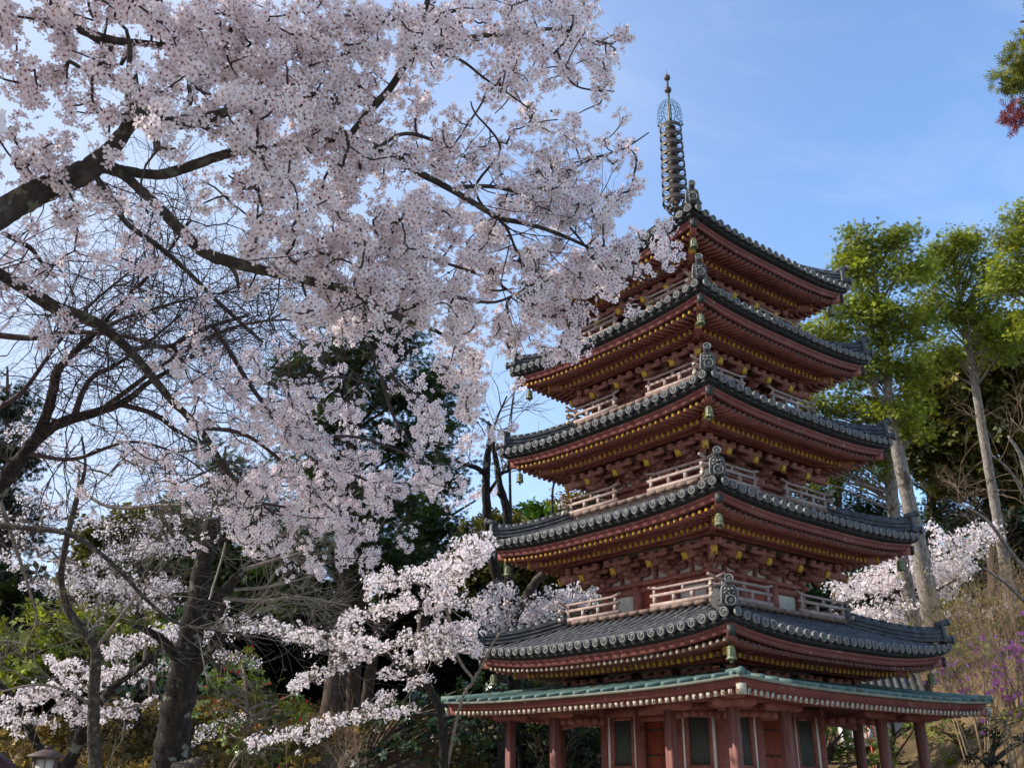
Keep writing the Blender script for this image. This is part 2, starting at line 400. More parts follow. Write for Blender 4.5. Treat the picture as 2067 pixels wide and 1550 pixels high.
def ogre_tile(parent):
    """ridge-end tile: plate with beaded rim and cloud bumps, round boss on top, corner disc below. Faces -Y."""
    mb = MB()
    out = [(-0.17, -0.03), (-0.135, 0.04), (-0.125, 0.20), (-0.11, 0.26), (-0.06, 0.295), (0.06, 0.295), (0.11, 0.26), (0.125, 0.20), (0.135, 0.04), (0.17, -0.03)]
    mb.prism(out, 0.07, (0, 0, 0), (1, 0, 0), (0, 0, 1), (0, 1, 0), 0)
    rim = np.array([(-0.118, 0.02), (-0.112, 0.20), (-0.098, 0.25), (-0.055, 0.278), (0.055, 0.278), (0.098, 0.25), (0.112, 0.20), (0.118, 0.02)])
    P = np.stack([rim[:, 0], np.full(len(rim), -0.037), rim[:, 1]], 1)
    mb.tube(P, 0.008, 5, 1); P2 = P * [0.78, 1, 0.9]; mb.tube(P2, 0.006, 4, 1)
    L = np.linspace(0, len(rim) - 1.001, 26)
    bead = MB(); bead.lathe([(0.001, -0.007), (0.006, -0.002), (0.006, 0.003), (0.001, 0.008)], k=6, m=1, axis='Y')
    pts = [P[int(q)] * (1 - q % 1) + P[int(q) + 1] * (q % 1) for q in L]
    mb.inst(bead, [trs(p * [0.89, 1, 0.95]) for p in pts])
    bump = MB(); bump.lathe([(0.001, 0.03), (0.016, 0.024), (0.024, 0.008), (0.026, -0.01)], k=9, m=1, axis='Y')
    for (x, z, s) in ((0, 0.21, 1.1), (-0.05, 0.22, 0.9), (0.05, 0.22, 0.9), (-0.06, 0.165, 0.85), (0.06, 0.165, 0.85), (0, 0.155, 0.8), (-0.03, 0.185, 0.6), (0.035, 0.12, 0.8), (-0.04, 0.12, 0.8), (0.0, 0.10, 0.7)):
        mb.inst(bump, [trs((x, -0.04, z), s=s)])
    a = 0.30
    Rm = np.array([[1, 0, 0], [0, math.cos(a), -math.sin(a)], [0, math.sin(a), math.cos(a)]]).T
    mb.tube(np.stack([np.array([0, 0.10, 0.295]), np.array([0, -0.14, 0.36])]), [0.055, 0.06], 12)
    boss = MB(); boss.inst(DISC, [trs((0, 0, 0), s=0.92)])
    mb.inst(boss, [trs((0, -0.145, 0.36), Rm)])
    mb.inst(DISC, [trs((0, -0.185, 0.03), s=1.12)])
    mb.tube(np.stack([np.array([0, 0.03, 0.03]), np.array([0, -0.185, 0.03])]), [0.07, 0.07], 12)
    return mb.build('ridge_end_tile', [M['tile'], M['tile_end']], parent)

def build_roof(t):
    w, ct, ze, lf = W_[t], CT[t], ZE[t], LIFT[t]; z = roof_fn(t)
    mb = MB()
    s = np.linspace(0, 1, 10)[:, None]; v = np.linspace(-1, 1, 31)[None]
    o = (w - 0.02) - (w - 0.02 - ct) * s + 0 * v; u = o * v
    for k in range(4):
        mb.xf = SIDE[k]; mb.sheet(np.stack([u, -o, z(o, u) - 0.035], -1), 0)
    nt = int(round(2 * w / 0.213)); sp = 2 * w / nt
    us = (np.arange(nt) + 0.5) * sp - w
    zj = RNG.normal(0, 0.004, nt)
    pend = MB()
    q = np.linspace(-0.5, 0.5, 7); sag = -0.050 * np.cos(q * math.pi)
    top = np.stack([q * sp, np.full(7, -0.0), sag + 0.012], 1); bot = top + [0, 0, -0.042]
    for dy, dz in ((0.0, 0.0), (0.045, -0.030)):
        G = np.stack([top + [0, dy + 0.05, dz], top + [0, dy, dz], bot + [0, dy, dz], bot + [0, dy + 0.06, dz]], 0)
        pend.sheet(G, 0)
    for k in range(4):
        mb.xf = SIDE[k]
        for uj in us:
            o1 = max(ct, abs(uj) + 0.05)
            if w - o1 < 0.12: continue
            n = max(1, int(round((w - o1) / 0.29)))
            oe = np.linspace(w + 0.03, o1, n + 1); P = []; r = []
            for a in range(n):
                for f, rr in ((0.0, 0.068), (0.97, 0.058)):
                    oo = oe[a] + (oe[a + 1] - oe[a]) * f
                    P.append((uj, -oo, z(oo, uj) + 0.0)); r.append(rr)
            mb.tube(P, r, 8)
    mb.xf = None
    roof = mb.build('tiled_roof', [M['tile']], PAG)
    mb = MB()
    for k in range(4):
        mb.xf = SIDE[k]
        mb.inst(DISC, [trs((uj, -w - 0.035, z(w, uj) + RNG.normal(0, 0.004)), rotz(RNG.normal(0, 0.06))[:3, :3], s=RNG.uniform(0.95, 1.04)) for uj in us])
        mb.inst(pend, [trs((uj + sp / 2, -w + 0.035, z(w, uj + sp / 2) - 0.012)) for uj in us[:-1]])
    mb.xf = None
    mb.build('eave_tile_edging', [M['tile'], M['tile_end']], roof)
    # hip ridges and ridge-end tiles on the three corners the photo shows: +x-y is right, -x-y front, -x+y left
    rg, endp, h = ridge_part(t, roof)
    og = OGRE
    for a, first in ((0, True), (-math.pi / 2, False), (math.pi, False)):
        rr = rg if first else part_at(rg, 'hip_ridge', roof, rz=a)
        p = rotz(a)[:3, :3] @ (endp + np.array([0.02, -0.02, 0.0]))
        part_at(og, 'ridge_end_tile', roof, loc=p, rz=a + math.pi / 4)
    return roof

def rafters(mb, ks, us, o_out, o_in, zo, zi, lift_o, w, wd, ht, m, cap_m=None, cap=0.006, uni=0.0):
    """a row of parallel rafters from o_out (tip) to o_in, heights zo/zi, each stopping at the hip"""
    us = us[np.abs(us) < o_out - 0.06]
    oi = np.maximum(o_in, np.abs(us) + 0.07)
    f = (o_out - oi) / (o_out - o_in)
    z_tip = zo + lift_o * (np.abs(us) / w) ** 3
    z_in = zo + (zi - zo) * f + lift_o * (np.abs(us) / w) ** 3 * (1 - 0.85 * f)
    P0 = np.stack([us, -np.full(len(us), o_out), z_tip], 1); P1 = np.stack([us, -oi, z_in], 1)
    d = (P0 - P1); d /= np.linalg.norm(d, axis=1)[:, None]
    for k in ks:
        mb.xf = SIDE[k]
        mb.beams(P0, P1, wd, ht, m)
        if cap_m is not None: mb.beams(P0 - d * 0.004, P0 + d * cap, wd + 0.002, ht - 0.002, cap_m)
    mb.xf = None

def build_eaves(t):
    w, ze, lf, cb = W_[t], ZE[t], LIFT[t], CB[t]
    mb = MB()
    sweep(mb, [(w - 0.045, -0.105), (w - 0.03, -0.055), (w - 0.55, 0.03), (w - 0.55, -0.02), (w - 0.20, -0.14), (w - 0.11, -0.14)], ze, lf, 1)  # shade of the gap under the tiles, put in as a black strip
    # ceiling boards above the two rafter rows
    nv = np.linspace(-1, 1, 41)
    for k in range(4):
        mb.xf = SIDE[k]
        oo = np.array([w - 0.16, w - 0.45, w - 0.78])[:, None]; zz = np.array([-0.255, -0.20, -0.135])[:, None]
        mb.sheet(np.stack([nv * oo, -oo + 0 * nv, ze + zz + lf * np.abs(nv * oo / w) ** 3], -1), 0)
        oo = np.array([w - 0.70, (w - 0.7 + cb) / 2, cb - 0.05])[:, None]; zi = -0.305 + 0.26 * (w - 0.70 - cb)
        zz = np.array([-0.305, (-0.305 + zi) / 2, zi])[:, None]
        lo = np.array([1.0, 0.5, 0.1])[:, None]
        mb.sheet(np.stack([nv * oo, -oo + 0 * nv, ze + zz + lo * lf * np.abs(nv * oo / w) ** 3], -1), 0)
    mb.xf = None
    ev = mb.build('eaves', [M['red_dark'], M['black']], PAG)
    mb = MB()   # two-step moulded fascia
    sweep(mb, [(w - 0.118, -0.142), (w - 0.118, -0.182), (w - 0.140, -0.188), (w - 0.152, -0.225), (w - 0.160, -0.268), (w - 0.22, -0.268), (w - 0.22, -0.142)], ze, lf, 0)
    sweep(mb, [(w - 0.66, -0.235), (w - 0.66, -0.315), (w - 0.75, -0.315), (w - 0.75, -0.235)], ze, lf * 0.55, 0)
    mb.build('fascia', [M['red_fascia']], ev)
    mb = MB()
    nr = int(round(2 * w / 0.136)); us = (np.arange(nr) + 0.5) * 2 * w / nr - w
    wc = 1 if t else 2
    rafters(mb, (2, 3), us, w - 0.212, w - 0.80, ze - 0.308, ze - 0.19, lf, w, 0.050, 0.066, 0, wc)
    rafters(mb, (0, 1), us, w - 0.212, w - 0.80, ze - 0.308, ze - 0.19, lf, w, 0.050, 0.066, 0, 3)  # flying rafters on the two right-hand sides end in darker caps
    rafters(mb, range(4), us, w - 0.69, cb, ze - 0.355, ze - 0.355 + 0.26 * (w - 0.69 - cb), lf * 0.8, w, 0.06, 0.085, 0, 1)
    mb.build('rafter_lattice', [M['red'], M['yellow'], M['cap_white'], M['cap_dark']], ev)
    # hip beams
    mb = MB()
    c0, c1 = w - 0.80, w - 0.115
    D = lambda c, z: np.array([c, -c, z])
    mb.beams([D(c0, ze - 0.20 + lf * 0.3)], [D(c1, ze - 0.27 + lf)], 0.115, 0.15, 0)
    mb.beams([D(c1 - 0.035, ze - 0.268 + lf)], [D(c1 + 0.012, ze - 0.272 + lf)], 0.123, 0.158, 1)
    mb.beams([D(cb - 0.1, ze - 0.355 + 0.26 * (w - 0.69 - cb))], [D(w - 0.60, ze - 0.375 + lf * 0.55)], 0.13, 0.16, 0)
    mb.beams([D(w - 0.62, ze - 0.374 + lf * 0.53)], [D(w - 0.585, ze - 0.376 + lf * 0.56)], 0.138, 0.168, 2)
    hb = mb.build('hip_beam', [M['red'], M['iron'], M['yellow']], ev)
    for a in (-math.pi / 2, math.pi): part_at(hb, 'hip_beam', ev, rz=a)
    mb = MB()   # purlin carried by the brackets
    pc = cb + 0.52
    sweep(mb, [(pc + 0.05, -0.345), (pc + 0.05, -0.255), (pc - 0.05, -0.255), (pc - 0.05, -0.345)], ze, 0.0, 0)
    mb.build('purlin', [M['red']], ev)
    return ev

def arm(mb, c, ln, h, th, along, m=0):
    """bracket arm with curved-up ends; c = centre of its underside"""
    l = ln / 2
    poly = [(-l, h), (l, h), (l, h * 0.5), (l - 0.035, h * 0.18), (l - 0.09, 0), (-l + 0.09, 0), (-l + 0.035, h * 0.18), (-l, h * 0.5)]
    al = np.asarray(along, float); perp = np.array([-al[1], al[0], 0])
    mb.prism(poly, th, c, al, (0, 0, 1), perp, m)
def block(mb, c, s, h, m=0, R=None):
    """bearing block: tapered foot, square head; c = centre of its underside"""
    a, b = s * 0.34, s / 2
    V = []
    for q, z in ((a, 0), (b, h * 0.45), (b, h)):
        V += [(-q, -q, z), (q, -q, z), (q, q, z), (-q, q, z)]
    V = np.array(V)
    if R is not None: V = V @ R.T
    F = [np.array([3, 2, 1, 0]), np.array([8, 9, 10, 11])]
    F += [np.array([[i, (i + 1) % 4, 4 + (i + 1) % 4, 4 + i], [4 + i, 4 + (i + 1) % 4, 8 + (i + 1) % 4, 8 + i]]) for i in range(4)]
    mb.add(V + np.asarray(c, float), F, m)

def bracket_mesh(diag):
    mb = MB(); g = 1.414 if diag else 1.0
    X = np.array([1.0, 0, 0]); Y = np.array([0, -1.0, 0])
    P = lambda u, o, z: np.array([u, -o * g, z])
    block(mb, P(0, 0, 0.001), 0.215, 0.115)
    if not diag:
        arm(mb, P(0, 0, 0.105), 0.66, 0.085, 0.092, X)
        for u in (-0.25, 0, 0.25): block(mb, P(u, 0, 0.188), 0.12, 0.075)
    arm(mb, P(0, 0.06, 0.103), 0.60 * g, 0.088, 0.095, Y)
    block(mb, P(0, 0.24, 0.189), 0.122, 0.075)
    if not diag:
        arm(mb, P(0, 0.24, 0.262), 0.62, 0.08, 0.088, X)
        for u in (-0.24, 0, 0.24): block(mb, P(u, 0.24, 0.34), 0.115, 0.07)
    mb.beams([P(0, 0.02, 0.44)], [P(0, 0.655, 0.145)], 0.10, 0.135, 0)
    a = np.array(P(0, 0.655, 0.145)) - np.array(P(0, 0.02, 0.44)); a /= np.linalg.norm(a)
    mb.beams([P(0, 0.655, 0.145) - a * 0.03], [P(0, 0.655, 0.145) + a * 0.012], 0.108, 0.145, 1)
    block(mb, P(0, 0.52, 0.225), 0.125, 0.07)
    arm(mb, P(0, 0.52, 0.283), 0.66 if not diag else 0.34, 0.068, 0.09, X)
    for u in ((-0.26, 0, 0.26) if not diag else (-0.1, 0.1)): block(mb, P(u, 0.52, 0.338), 0.118, 0.062)
    return mb.build('bracket_set', [M['bracket'], M['yellow']], None, link=False)
BR = bracket_mesh(False); BRD = bracket_mesh(True)

def build_story(t):
    cb, ze = CB[t], ZE[t]
    zd = ze - 0.80                                    # top of the wall plate, foot of the brackets
    z0 = 0.42 if t == 0 else BZ[t - 1] - 0.05
    bay = cb * 0.35
    mb = MB()
    for k in range(4):
        mb.xf = SIDE[k]
        # wall core: plaster above the plate, boards and plaster below
        mb.add([(-cb, -cb + 0.05, zd), (cb, -cb + 0.05, zd), (cb, -cb + 0.05, ze - 0.05), (-cb, -cb + 0.05, ze - 0.05)], np.array([0, 1, 2, 3]), 1)
        mb.add([(-cb, -cb + 0.06, z0), (cb, -cb + 0.06, z0), (cb, -cb + 0.06, zd), (-cb, -cb + 0.06, zd)], np.array([0, 1, 2, 3]), 1 if t else 0)
        mb.box((0, -cb - 0.02, zd - 0.035), (2 * cb + 0.30, 0.20, 0.068), 0)        # wall plate
        mb.box((0, -cb + 0.03, zd - 0.13), (2 * cb + 0.10, 0.10, 0.115), 0)          # head tie beam
        mb.box((0, -cb + 0.02, zd + 0.30), (2 * cb + 0.04, 0.085, 0.075), 0)         # wall beams between the brackets
        mb.box((0, -cb + 0.02, zd + 0.43), (2 * cb + 0.04, 0.085, 0.075), 0)
        for u in ((-bay - cb) / 2, 0, (bay + cb) / 2):                               # struts
            mb.box((u, -cb + 0.025, zd + 0.10), (0.07, 0.06, 0.20), 0)
            block(mb, (u, -cb + 0.025, zd + 0.19), 0.12, 0.075)
        if t:
            mb.box((0, -cb + 0.045, (z0 + zd) / 2), (2 * bay - 0.1, 0.05, zd - z0), 2)   # red door leaf of the upper storey
            mb.box((0, -cb + 0.03, z0 + 0.09), (2 * cb + 0.06, 0.10, 0.10), 0)
    mb.xf = None
    st = mb.build('story', [M['red'], M['plaster'], M['door']], PAG)
    cm = MB(); cm.tube([(0, 0, z0 - 0.02), (0, 0, zd - 0.02)], 0.098, 14, 0)
    c0 = None
    for (x, y) in [(-cb, -cb), (cb, -cb), (-cb, cb), (-bay, -cb), (bay, -cb), (-cb, -bay), (-cb, bay)]:
        if c0 is None:
            c0 = cm.build('column', [M['red']], st, smooth=False); c0.location = (x, y, 0)
        else: part_at(c0, 'column', st, (x, y, 0))
    for k in (0, 3):
        A = k * math.pi / 2; Rm = SIDE[k][:3, :3]
        for u in (-cb, -bay, bay, cb):
            part_at(BR, 'bracket_set', st, Rm @ np.array([u, -cb, zd]), A)
    part_at(BR, 'bracket_set', st, SIDE[1][:3, :3] @ np.array([-cb, -cb, zd]), math.pi / 2)
    part_at(BR, 'bracket_set', st, SIDE[2][:3, :3] @ np.array([cb, -cb, zd]), math.pi)
    for (x, y, a) in ((-cb, -cb, -math.pi / 4), (cb, -cb, math.pi / 4), (-cb, cb, -3 * math.pi / 4)):
        part_at(BRD, 'bracket_set', st, (x, y, zd), a)
    return st, zd

def build_balcony(t):
    c, z = BC[t], BZ[t]
    mb = MB()
    zb = ZT[t] - 0.03
    sweep(mb, [(c - 0.11, zb), (c - 0.11, z - 0.075), (c - 0.30, z - 0.075), (c - 0.30, zb)], 0, 0, 0, v=np.array([-1, 1.0]))
    sweep(mb, [(c - 0.085, z - 0.10), (c - 0.085, z - 0.066), (c - 0.2, z - 0.066), (c - 0.2, z - 0.10)], 0, 0, 0, v=np.array([-1, 1.0]))
    n = 15; wd = 2 * c / n
    for k in range(4):
        mb.xf = SIDE[k]
        for i in range(n):
            u = -c + (i + 0.5) * wd
            ln = min(c - 1.0, 0.9) if abs(u) < 1.0 else c - abs(u) + 0.06
            if k % 2 == 0 or abs(u) < c - wd: mb.box((u, -c + ln / 2 + RNG.uniform(-.004, .004), z - 0.031), (wd - 0.012, ln, 0.062), 1)
    mb.xf = None
    bal = mb.build('balcony', [M['faded'], M['floor_end']], PAG)
    # one railing segment from the gap to the corner, on side 0, u from 0.42 to c
    def rail(sign):
        m2 = MB(); a, b = 0.40 * sign, (c + 0.10) * sign; o = -(c - 0.045)
        m2.beams([(a, o, z + 0.035)], [(b, o, z + 0.035)], 0.075, 0.066, 0)
        m2.beams([(a, o, z + 0.205)], [(b, o, z + 0.205)], 0.06, 0.052, 0)
        q = np.linspace(0, 1, 9); us = a - 0.05 * sign + (b + 0.05 * sign - a + 0.05 * sign) * q
        zz = z + 0.325 + 0.05 * np.clip((np.abs(q - 0.5) * 2 - 0.72) / 0.28, 0, 1) ** 2
        m2.tube(np.stack([us, np.full(9, o), zz], 1), 0.026, 8, 0)
        for f in (0.06, 0.36, 0.63, 0.90):
            u = a + (c * sign - a) * f
            m2.box((u, o, z + 0.125), (0.06, 0.058, 0.115), 0)
        for f in (0.06, 0.5, 0.90):
            u = a + (c * sign - a) * f
            m2.box((u, o, z + 0.265), (0.045, 0.045, 0.075), 0)
        for zq, s in ((z + 0.035, 0.074), (z + 0.205, 0.06)):
            m2.box((b, o, zq), (0.02, s + 0.008, s + 0.004), 1)
        return m2.build('railing', [M['faded'], M['cap_white']], bal)
    r1, r2 = rail(1), rail(-1)
    for a in (-math.pi / 2, math.pi / 2, math.pi):
        part_at(r1, 'railing', bal, rz=a); part_at(r2, 'railing', bal, rz=a)

OGRE = ogre_tile(None)
COL.objects.unlink(OGRE)
for t in range(5):
    build_roof(t); build_eaves(t); build_story(t)
    if t < 4: build_balcony(t)

def first_storey():
    """doors, slatted windows and white jambs of the ground floor, on the two faces in view"""
    cb = CB[0]; zt_ = 2.66
    mb = MB()
    for k in range(4):
        mb.xf = SIDE[k]
        mb.box((0, -cb - 0.03, 2.80), (2 * cb + 0.26, 0.12, 0.17), 0)      # lintel beam
        mb.box((0, -cb - 0.02, 1.74), (2 * cb + 0.22, 0.12, 0.14), 0)      # sill beam
        mb.box((0, -cb - 0.03, 0.55), (2 * cb + 0.26, 0.14, 0.20), 0)
    mb.xf = None
    fr = mb.build('wall_beam', [M['red']], PAG)
    def window():
        w = MB()
        for x in (-0.265, 0.265): w.box((x, 0, 2.26), (0.075, 0.09, 0.90), 0)
        for z in (1.86, 2.685): w.box((0, 0.002, z), (0.46, 0.086, 0.06), 0)
        w.box((0, 0.03, 2.27), (0.46, 0.02, 0.80), 1)
        for i in range(11): w.box((-0.205 + i * 0.041, 0.012, 2.27), (0.034, 0.016, 0.77), 1)
        for x in (-0.335, 0.335): w.box((x, -0.025, 2.24), (0.056, 0.05, 0.96), 2)
        return w.build('window', [M['red'], M['slat'], M['white']], fr, )
    w0 = window(); w0.location = (0, 0, 0)
    def door():
        d = MB()
        for x in (-0.395, 0.395): d.box((x, -0.01, 1.56), (0.085, 0.11, 2.10), 0)
        d.box((0, -0.01, 2.66), (0.88, 0.108, 0.095), 0)
        return d.build('door_frame', [M['red']], fr)
    def leaf():
        d = MB()
        d.box((0, 0.03, 1.56), (0.345, 0.045, 2.09), 0)
        stud = MB(); stud.lathe([(0.001, 0.026), (0.02, 0.018), (0.027, 0.0), (0.027, -0.01)], k=8, axis='Y')
        for z in (2.47, 2.05, 1.6, 1.1): d.xf = None; [d.inst(stud, [trs((x, 0.006, z))]) for x in (-0.12, -0.04, 0.04, 0.12)]
        return d.build('door_leaf', [M['door'], M['iron']], fr)
    d0 = door(); l0 = leaf()
    for i, p in enumerate(l0.data.polygons): p.material_index = 0 if i < 6 else 1
    placed = False
    for k in (0, 3):
        Rm = SIDE[k][:3, :3]; A = k * math.pi / 2
        for u in (-0.90, 0.90):
            p = Rm @ np.array([u, -cb - 0.01, 0])
            part_at(w0, 'window', fr, p, A)
        part_at(d0, 'door_frame', fr, Rm @ np.array([0, -cb - 0.01, 0]), A)
        for u in (-0.176, 0.176): part_at(l0, 'door_leaf', fr, Rm @ np.array([u, -cb - 0.01, 0]), A)
    for o in (w0, d0, l0): bpy.data.objects.remove(o)
first_storey()

def mokoshi():
    """the low copper skirt roof on square posts around the first storey"""
    w, ze, lf, ct, zt_ = 3.555, 2.925, 0.085, 1.44, 3.34
    def z(o, u):
        s = (w - o) / (w - ct); return ze + (zt_ - ze) * (0.9 * s + 0.1 * s * s) + lf * (np.abs(u) / w) ** 3 * (1 - s)
    mb = MB()
    s = np.linspace(0, 1, 7)[:, None]; v = np.linspace(-1, 1, 31)[None]
    o = w - (w - ct) * s + 0 * v; u = o * v
    n = 22; us = (np.arange(n) + 0.5) * 2 * w / n - w
    for k in range(4):
        mb.xf = SIDE[k]; mb.sheet(np.stack([u, -o, z(o, u)], -1), 0)
        for uj in us:
            o1 = max(ct, abs(uj) + 0.03)
            if w - o1 < 0.06: continue
            oo = np.linspace(w + 0.012, o1, 6)
            mb.tube(np.stack([np.full(6, uj), -oo, z(oo, uj) + 0.022], 1), 0.040, 8, 0)
    mb.xf = None
    for a in range(3):
        mb.xf = rotz((0, -math.pi / 2, math.pi)[a])
        c = np.linspace(ct, w + 0.02, 9)
        mb.tube(np.stack([c, -c, z(c, c) + 0.04], 1), 0.062, 8, 0)
    mb.xf = None
    sweep(mb, [(w + 0.012, 0.004), (w + 0.012, -0.034), (w - 0.05, -0.034), (w - 0.05, 0.004)], ze, lf, 1)
    n2 = n * 2
    rf = mb.build('copper_roof', [M['copper'], M['copper_lip']], PAG)
    mb = MB()
    sweep(mb, [(w - 0.06, -0.036), (w - 0.085, -0.15), (w - 0.17, -0.15), (w - 0.17, -0.036)], ze, lf, 0)
    mb.build('fascia', [M['red_fascia']], rf)
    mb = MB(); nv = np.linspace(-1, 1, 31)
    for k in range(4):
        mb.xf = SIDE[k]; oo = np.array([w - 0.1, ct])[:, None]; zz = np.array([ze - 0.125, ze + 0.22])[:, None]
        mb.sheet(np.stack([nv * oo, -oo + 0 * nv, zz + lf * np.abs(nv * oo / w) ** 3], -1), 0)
    mb.xf = None
    nr = 52; us = (np.arange(nr) + 0.5) * 2 * (w - 0.1) / nr - (w - 0.1)
    rafters(mb, range(4), us, w - 0.115, ct, ze - 0.19, ze + 0.155, lf, w, 0.062, 0.085, 1, 2, cap=0.008)
    mb.build('rafter_lattice', [M['red_dark'], M['red'], M['cap_white']], rf)
    mb = MB(); D = lambda c, zz: np.array([c, -c, zz])
    mb.beams([D(ct, ze + 0.12)], [D(w - 0.04, ze - 0.19 + lf)], 0.12, 0.14, 0)
    mb.beams([D(w - 0.09, ze - 0.185 + lf)], [D(w - 0.03, ze - 0.192 + lf)], 0.13, 0.15, 1)
    hb = mb.build('hip_beam', [M['red'], M['cap_white']], rf)
    for a in (-math.pi / 2, math.pi): part_at(hb, 'hip_beam', rf, rz=a)
    c = 2.63
    mb = MB()
    sweep(mb, [(c + 0.075, 2.775), (c + 0.075, 2.905), (c - 0.075, 2.905), (c - 0.075, 2.775)], 0, 0, 0, v=np.array([-1, 1.0]))
    for k in range(4):
        mb.xf = SIDE[k]
        mb.beams([(-c - 0.3, -c, 2.84)], [(c + 0.3, -c, 2.84)], 0.14, 0.125, 0)
    mb.xf = None
    mb.build('eave_beam', [M['red']], rf)
    # posts: square with chamfered edges
    a, b = 0.078, 0.060
    oct_ = [(-b, -a), (b, -a), (a, -b), (a, b), (b, a), (-b, a), (-a, b), (-a, -b)]
    pm = MB(); pm.prism(oct_, 2.23, (0, 0, 1.545), (1, 0, 0), (0, 1, 0), (0, 0, 1)); pm.box((0, 0, 0.425), (0.34, 0.34, 0.05), 1)
    first = None
    ax = MB(); arm(ax, (0, 0, 2.66), 0.86, 0.125, 0.13, (1, 0, 0)); A0 = None
    for (x, y, ar) in [(-c, -c, 'xy'), (c, -c, 'xy'), (-c, c, 'xy'), (c, c, 'xy'), (-1.37, -c, 'x'), (1.37, -c, 'x'), (-c, -1.37, 'y'), (-c, 1.37, 'y'), (c, -1.37, 'y'), (c, 1.37, 'y'), (1.37, c, 'x'), (-1.37, c, 'x')]:
        if first is None:
            first = pm.build('pillar', [M['pillar'], M['stone']], PAG); first.location = (x, y, 0); pl = first
        else: pl = part_at(first, 'pillar', PAG, (x, y, 0))
        for q in ar:
            if A0 is None: A0 = ax.build('bracket_arm', [M['red']], pl); A0.rotation_euler = (0, 0, 0 if q == 'x' else math.pi / 2)
            else: part_at(A0, 'bracket_arm', pl, (0, 0, 0.004 if q == 'y' else 0), 0 if q == 'x' else math.pi / 2)
    TB0 = None   # curved tie beams from posts to the body
    for k in range(4):
        for u in (-1.37, 1.37):
            tb = MB(); tb.xf = SIDE[k]; q = np.linspace(0, 1, 7)
            P = np.stack([np.full(7, u), -(c - 0.05) + q * (c - CB[0] - 0.02), 2.60 + 0.035 * np.sin(q * math.pi) + 0.05 * q], 1)
            for i in range(6): tb.beams([P[i]], [P[i + 1]], 0.09, 0.115, 0)
            tb.build('tie_beam', [M['red']], PAG)
    pd = MB(); pd.box((0, 0, 0.19), (6.6, 6.6, 0.40), 0); pd.box((0, 0, 0.13), (6.9, 6.9, 0.28), 0)
    pd.build('stone_podium', [M['stone']], PAG)
mokoshi()

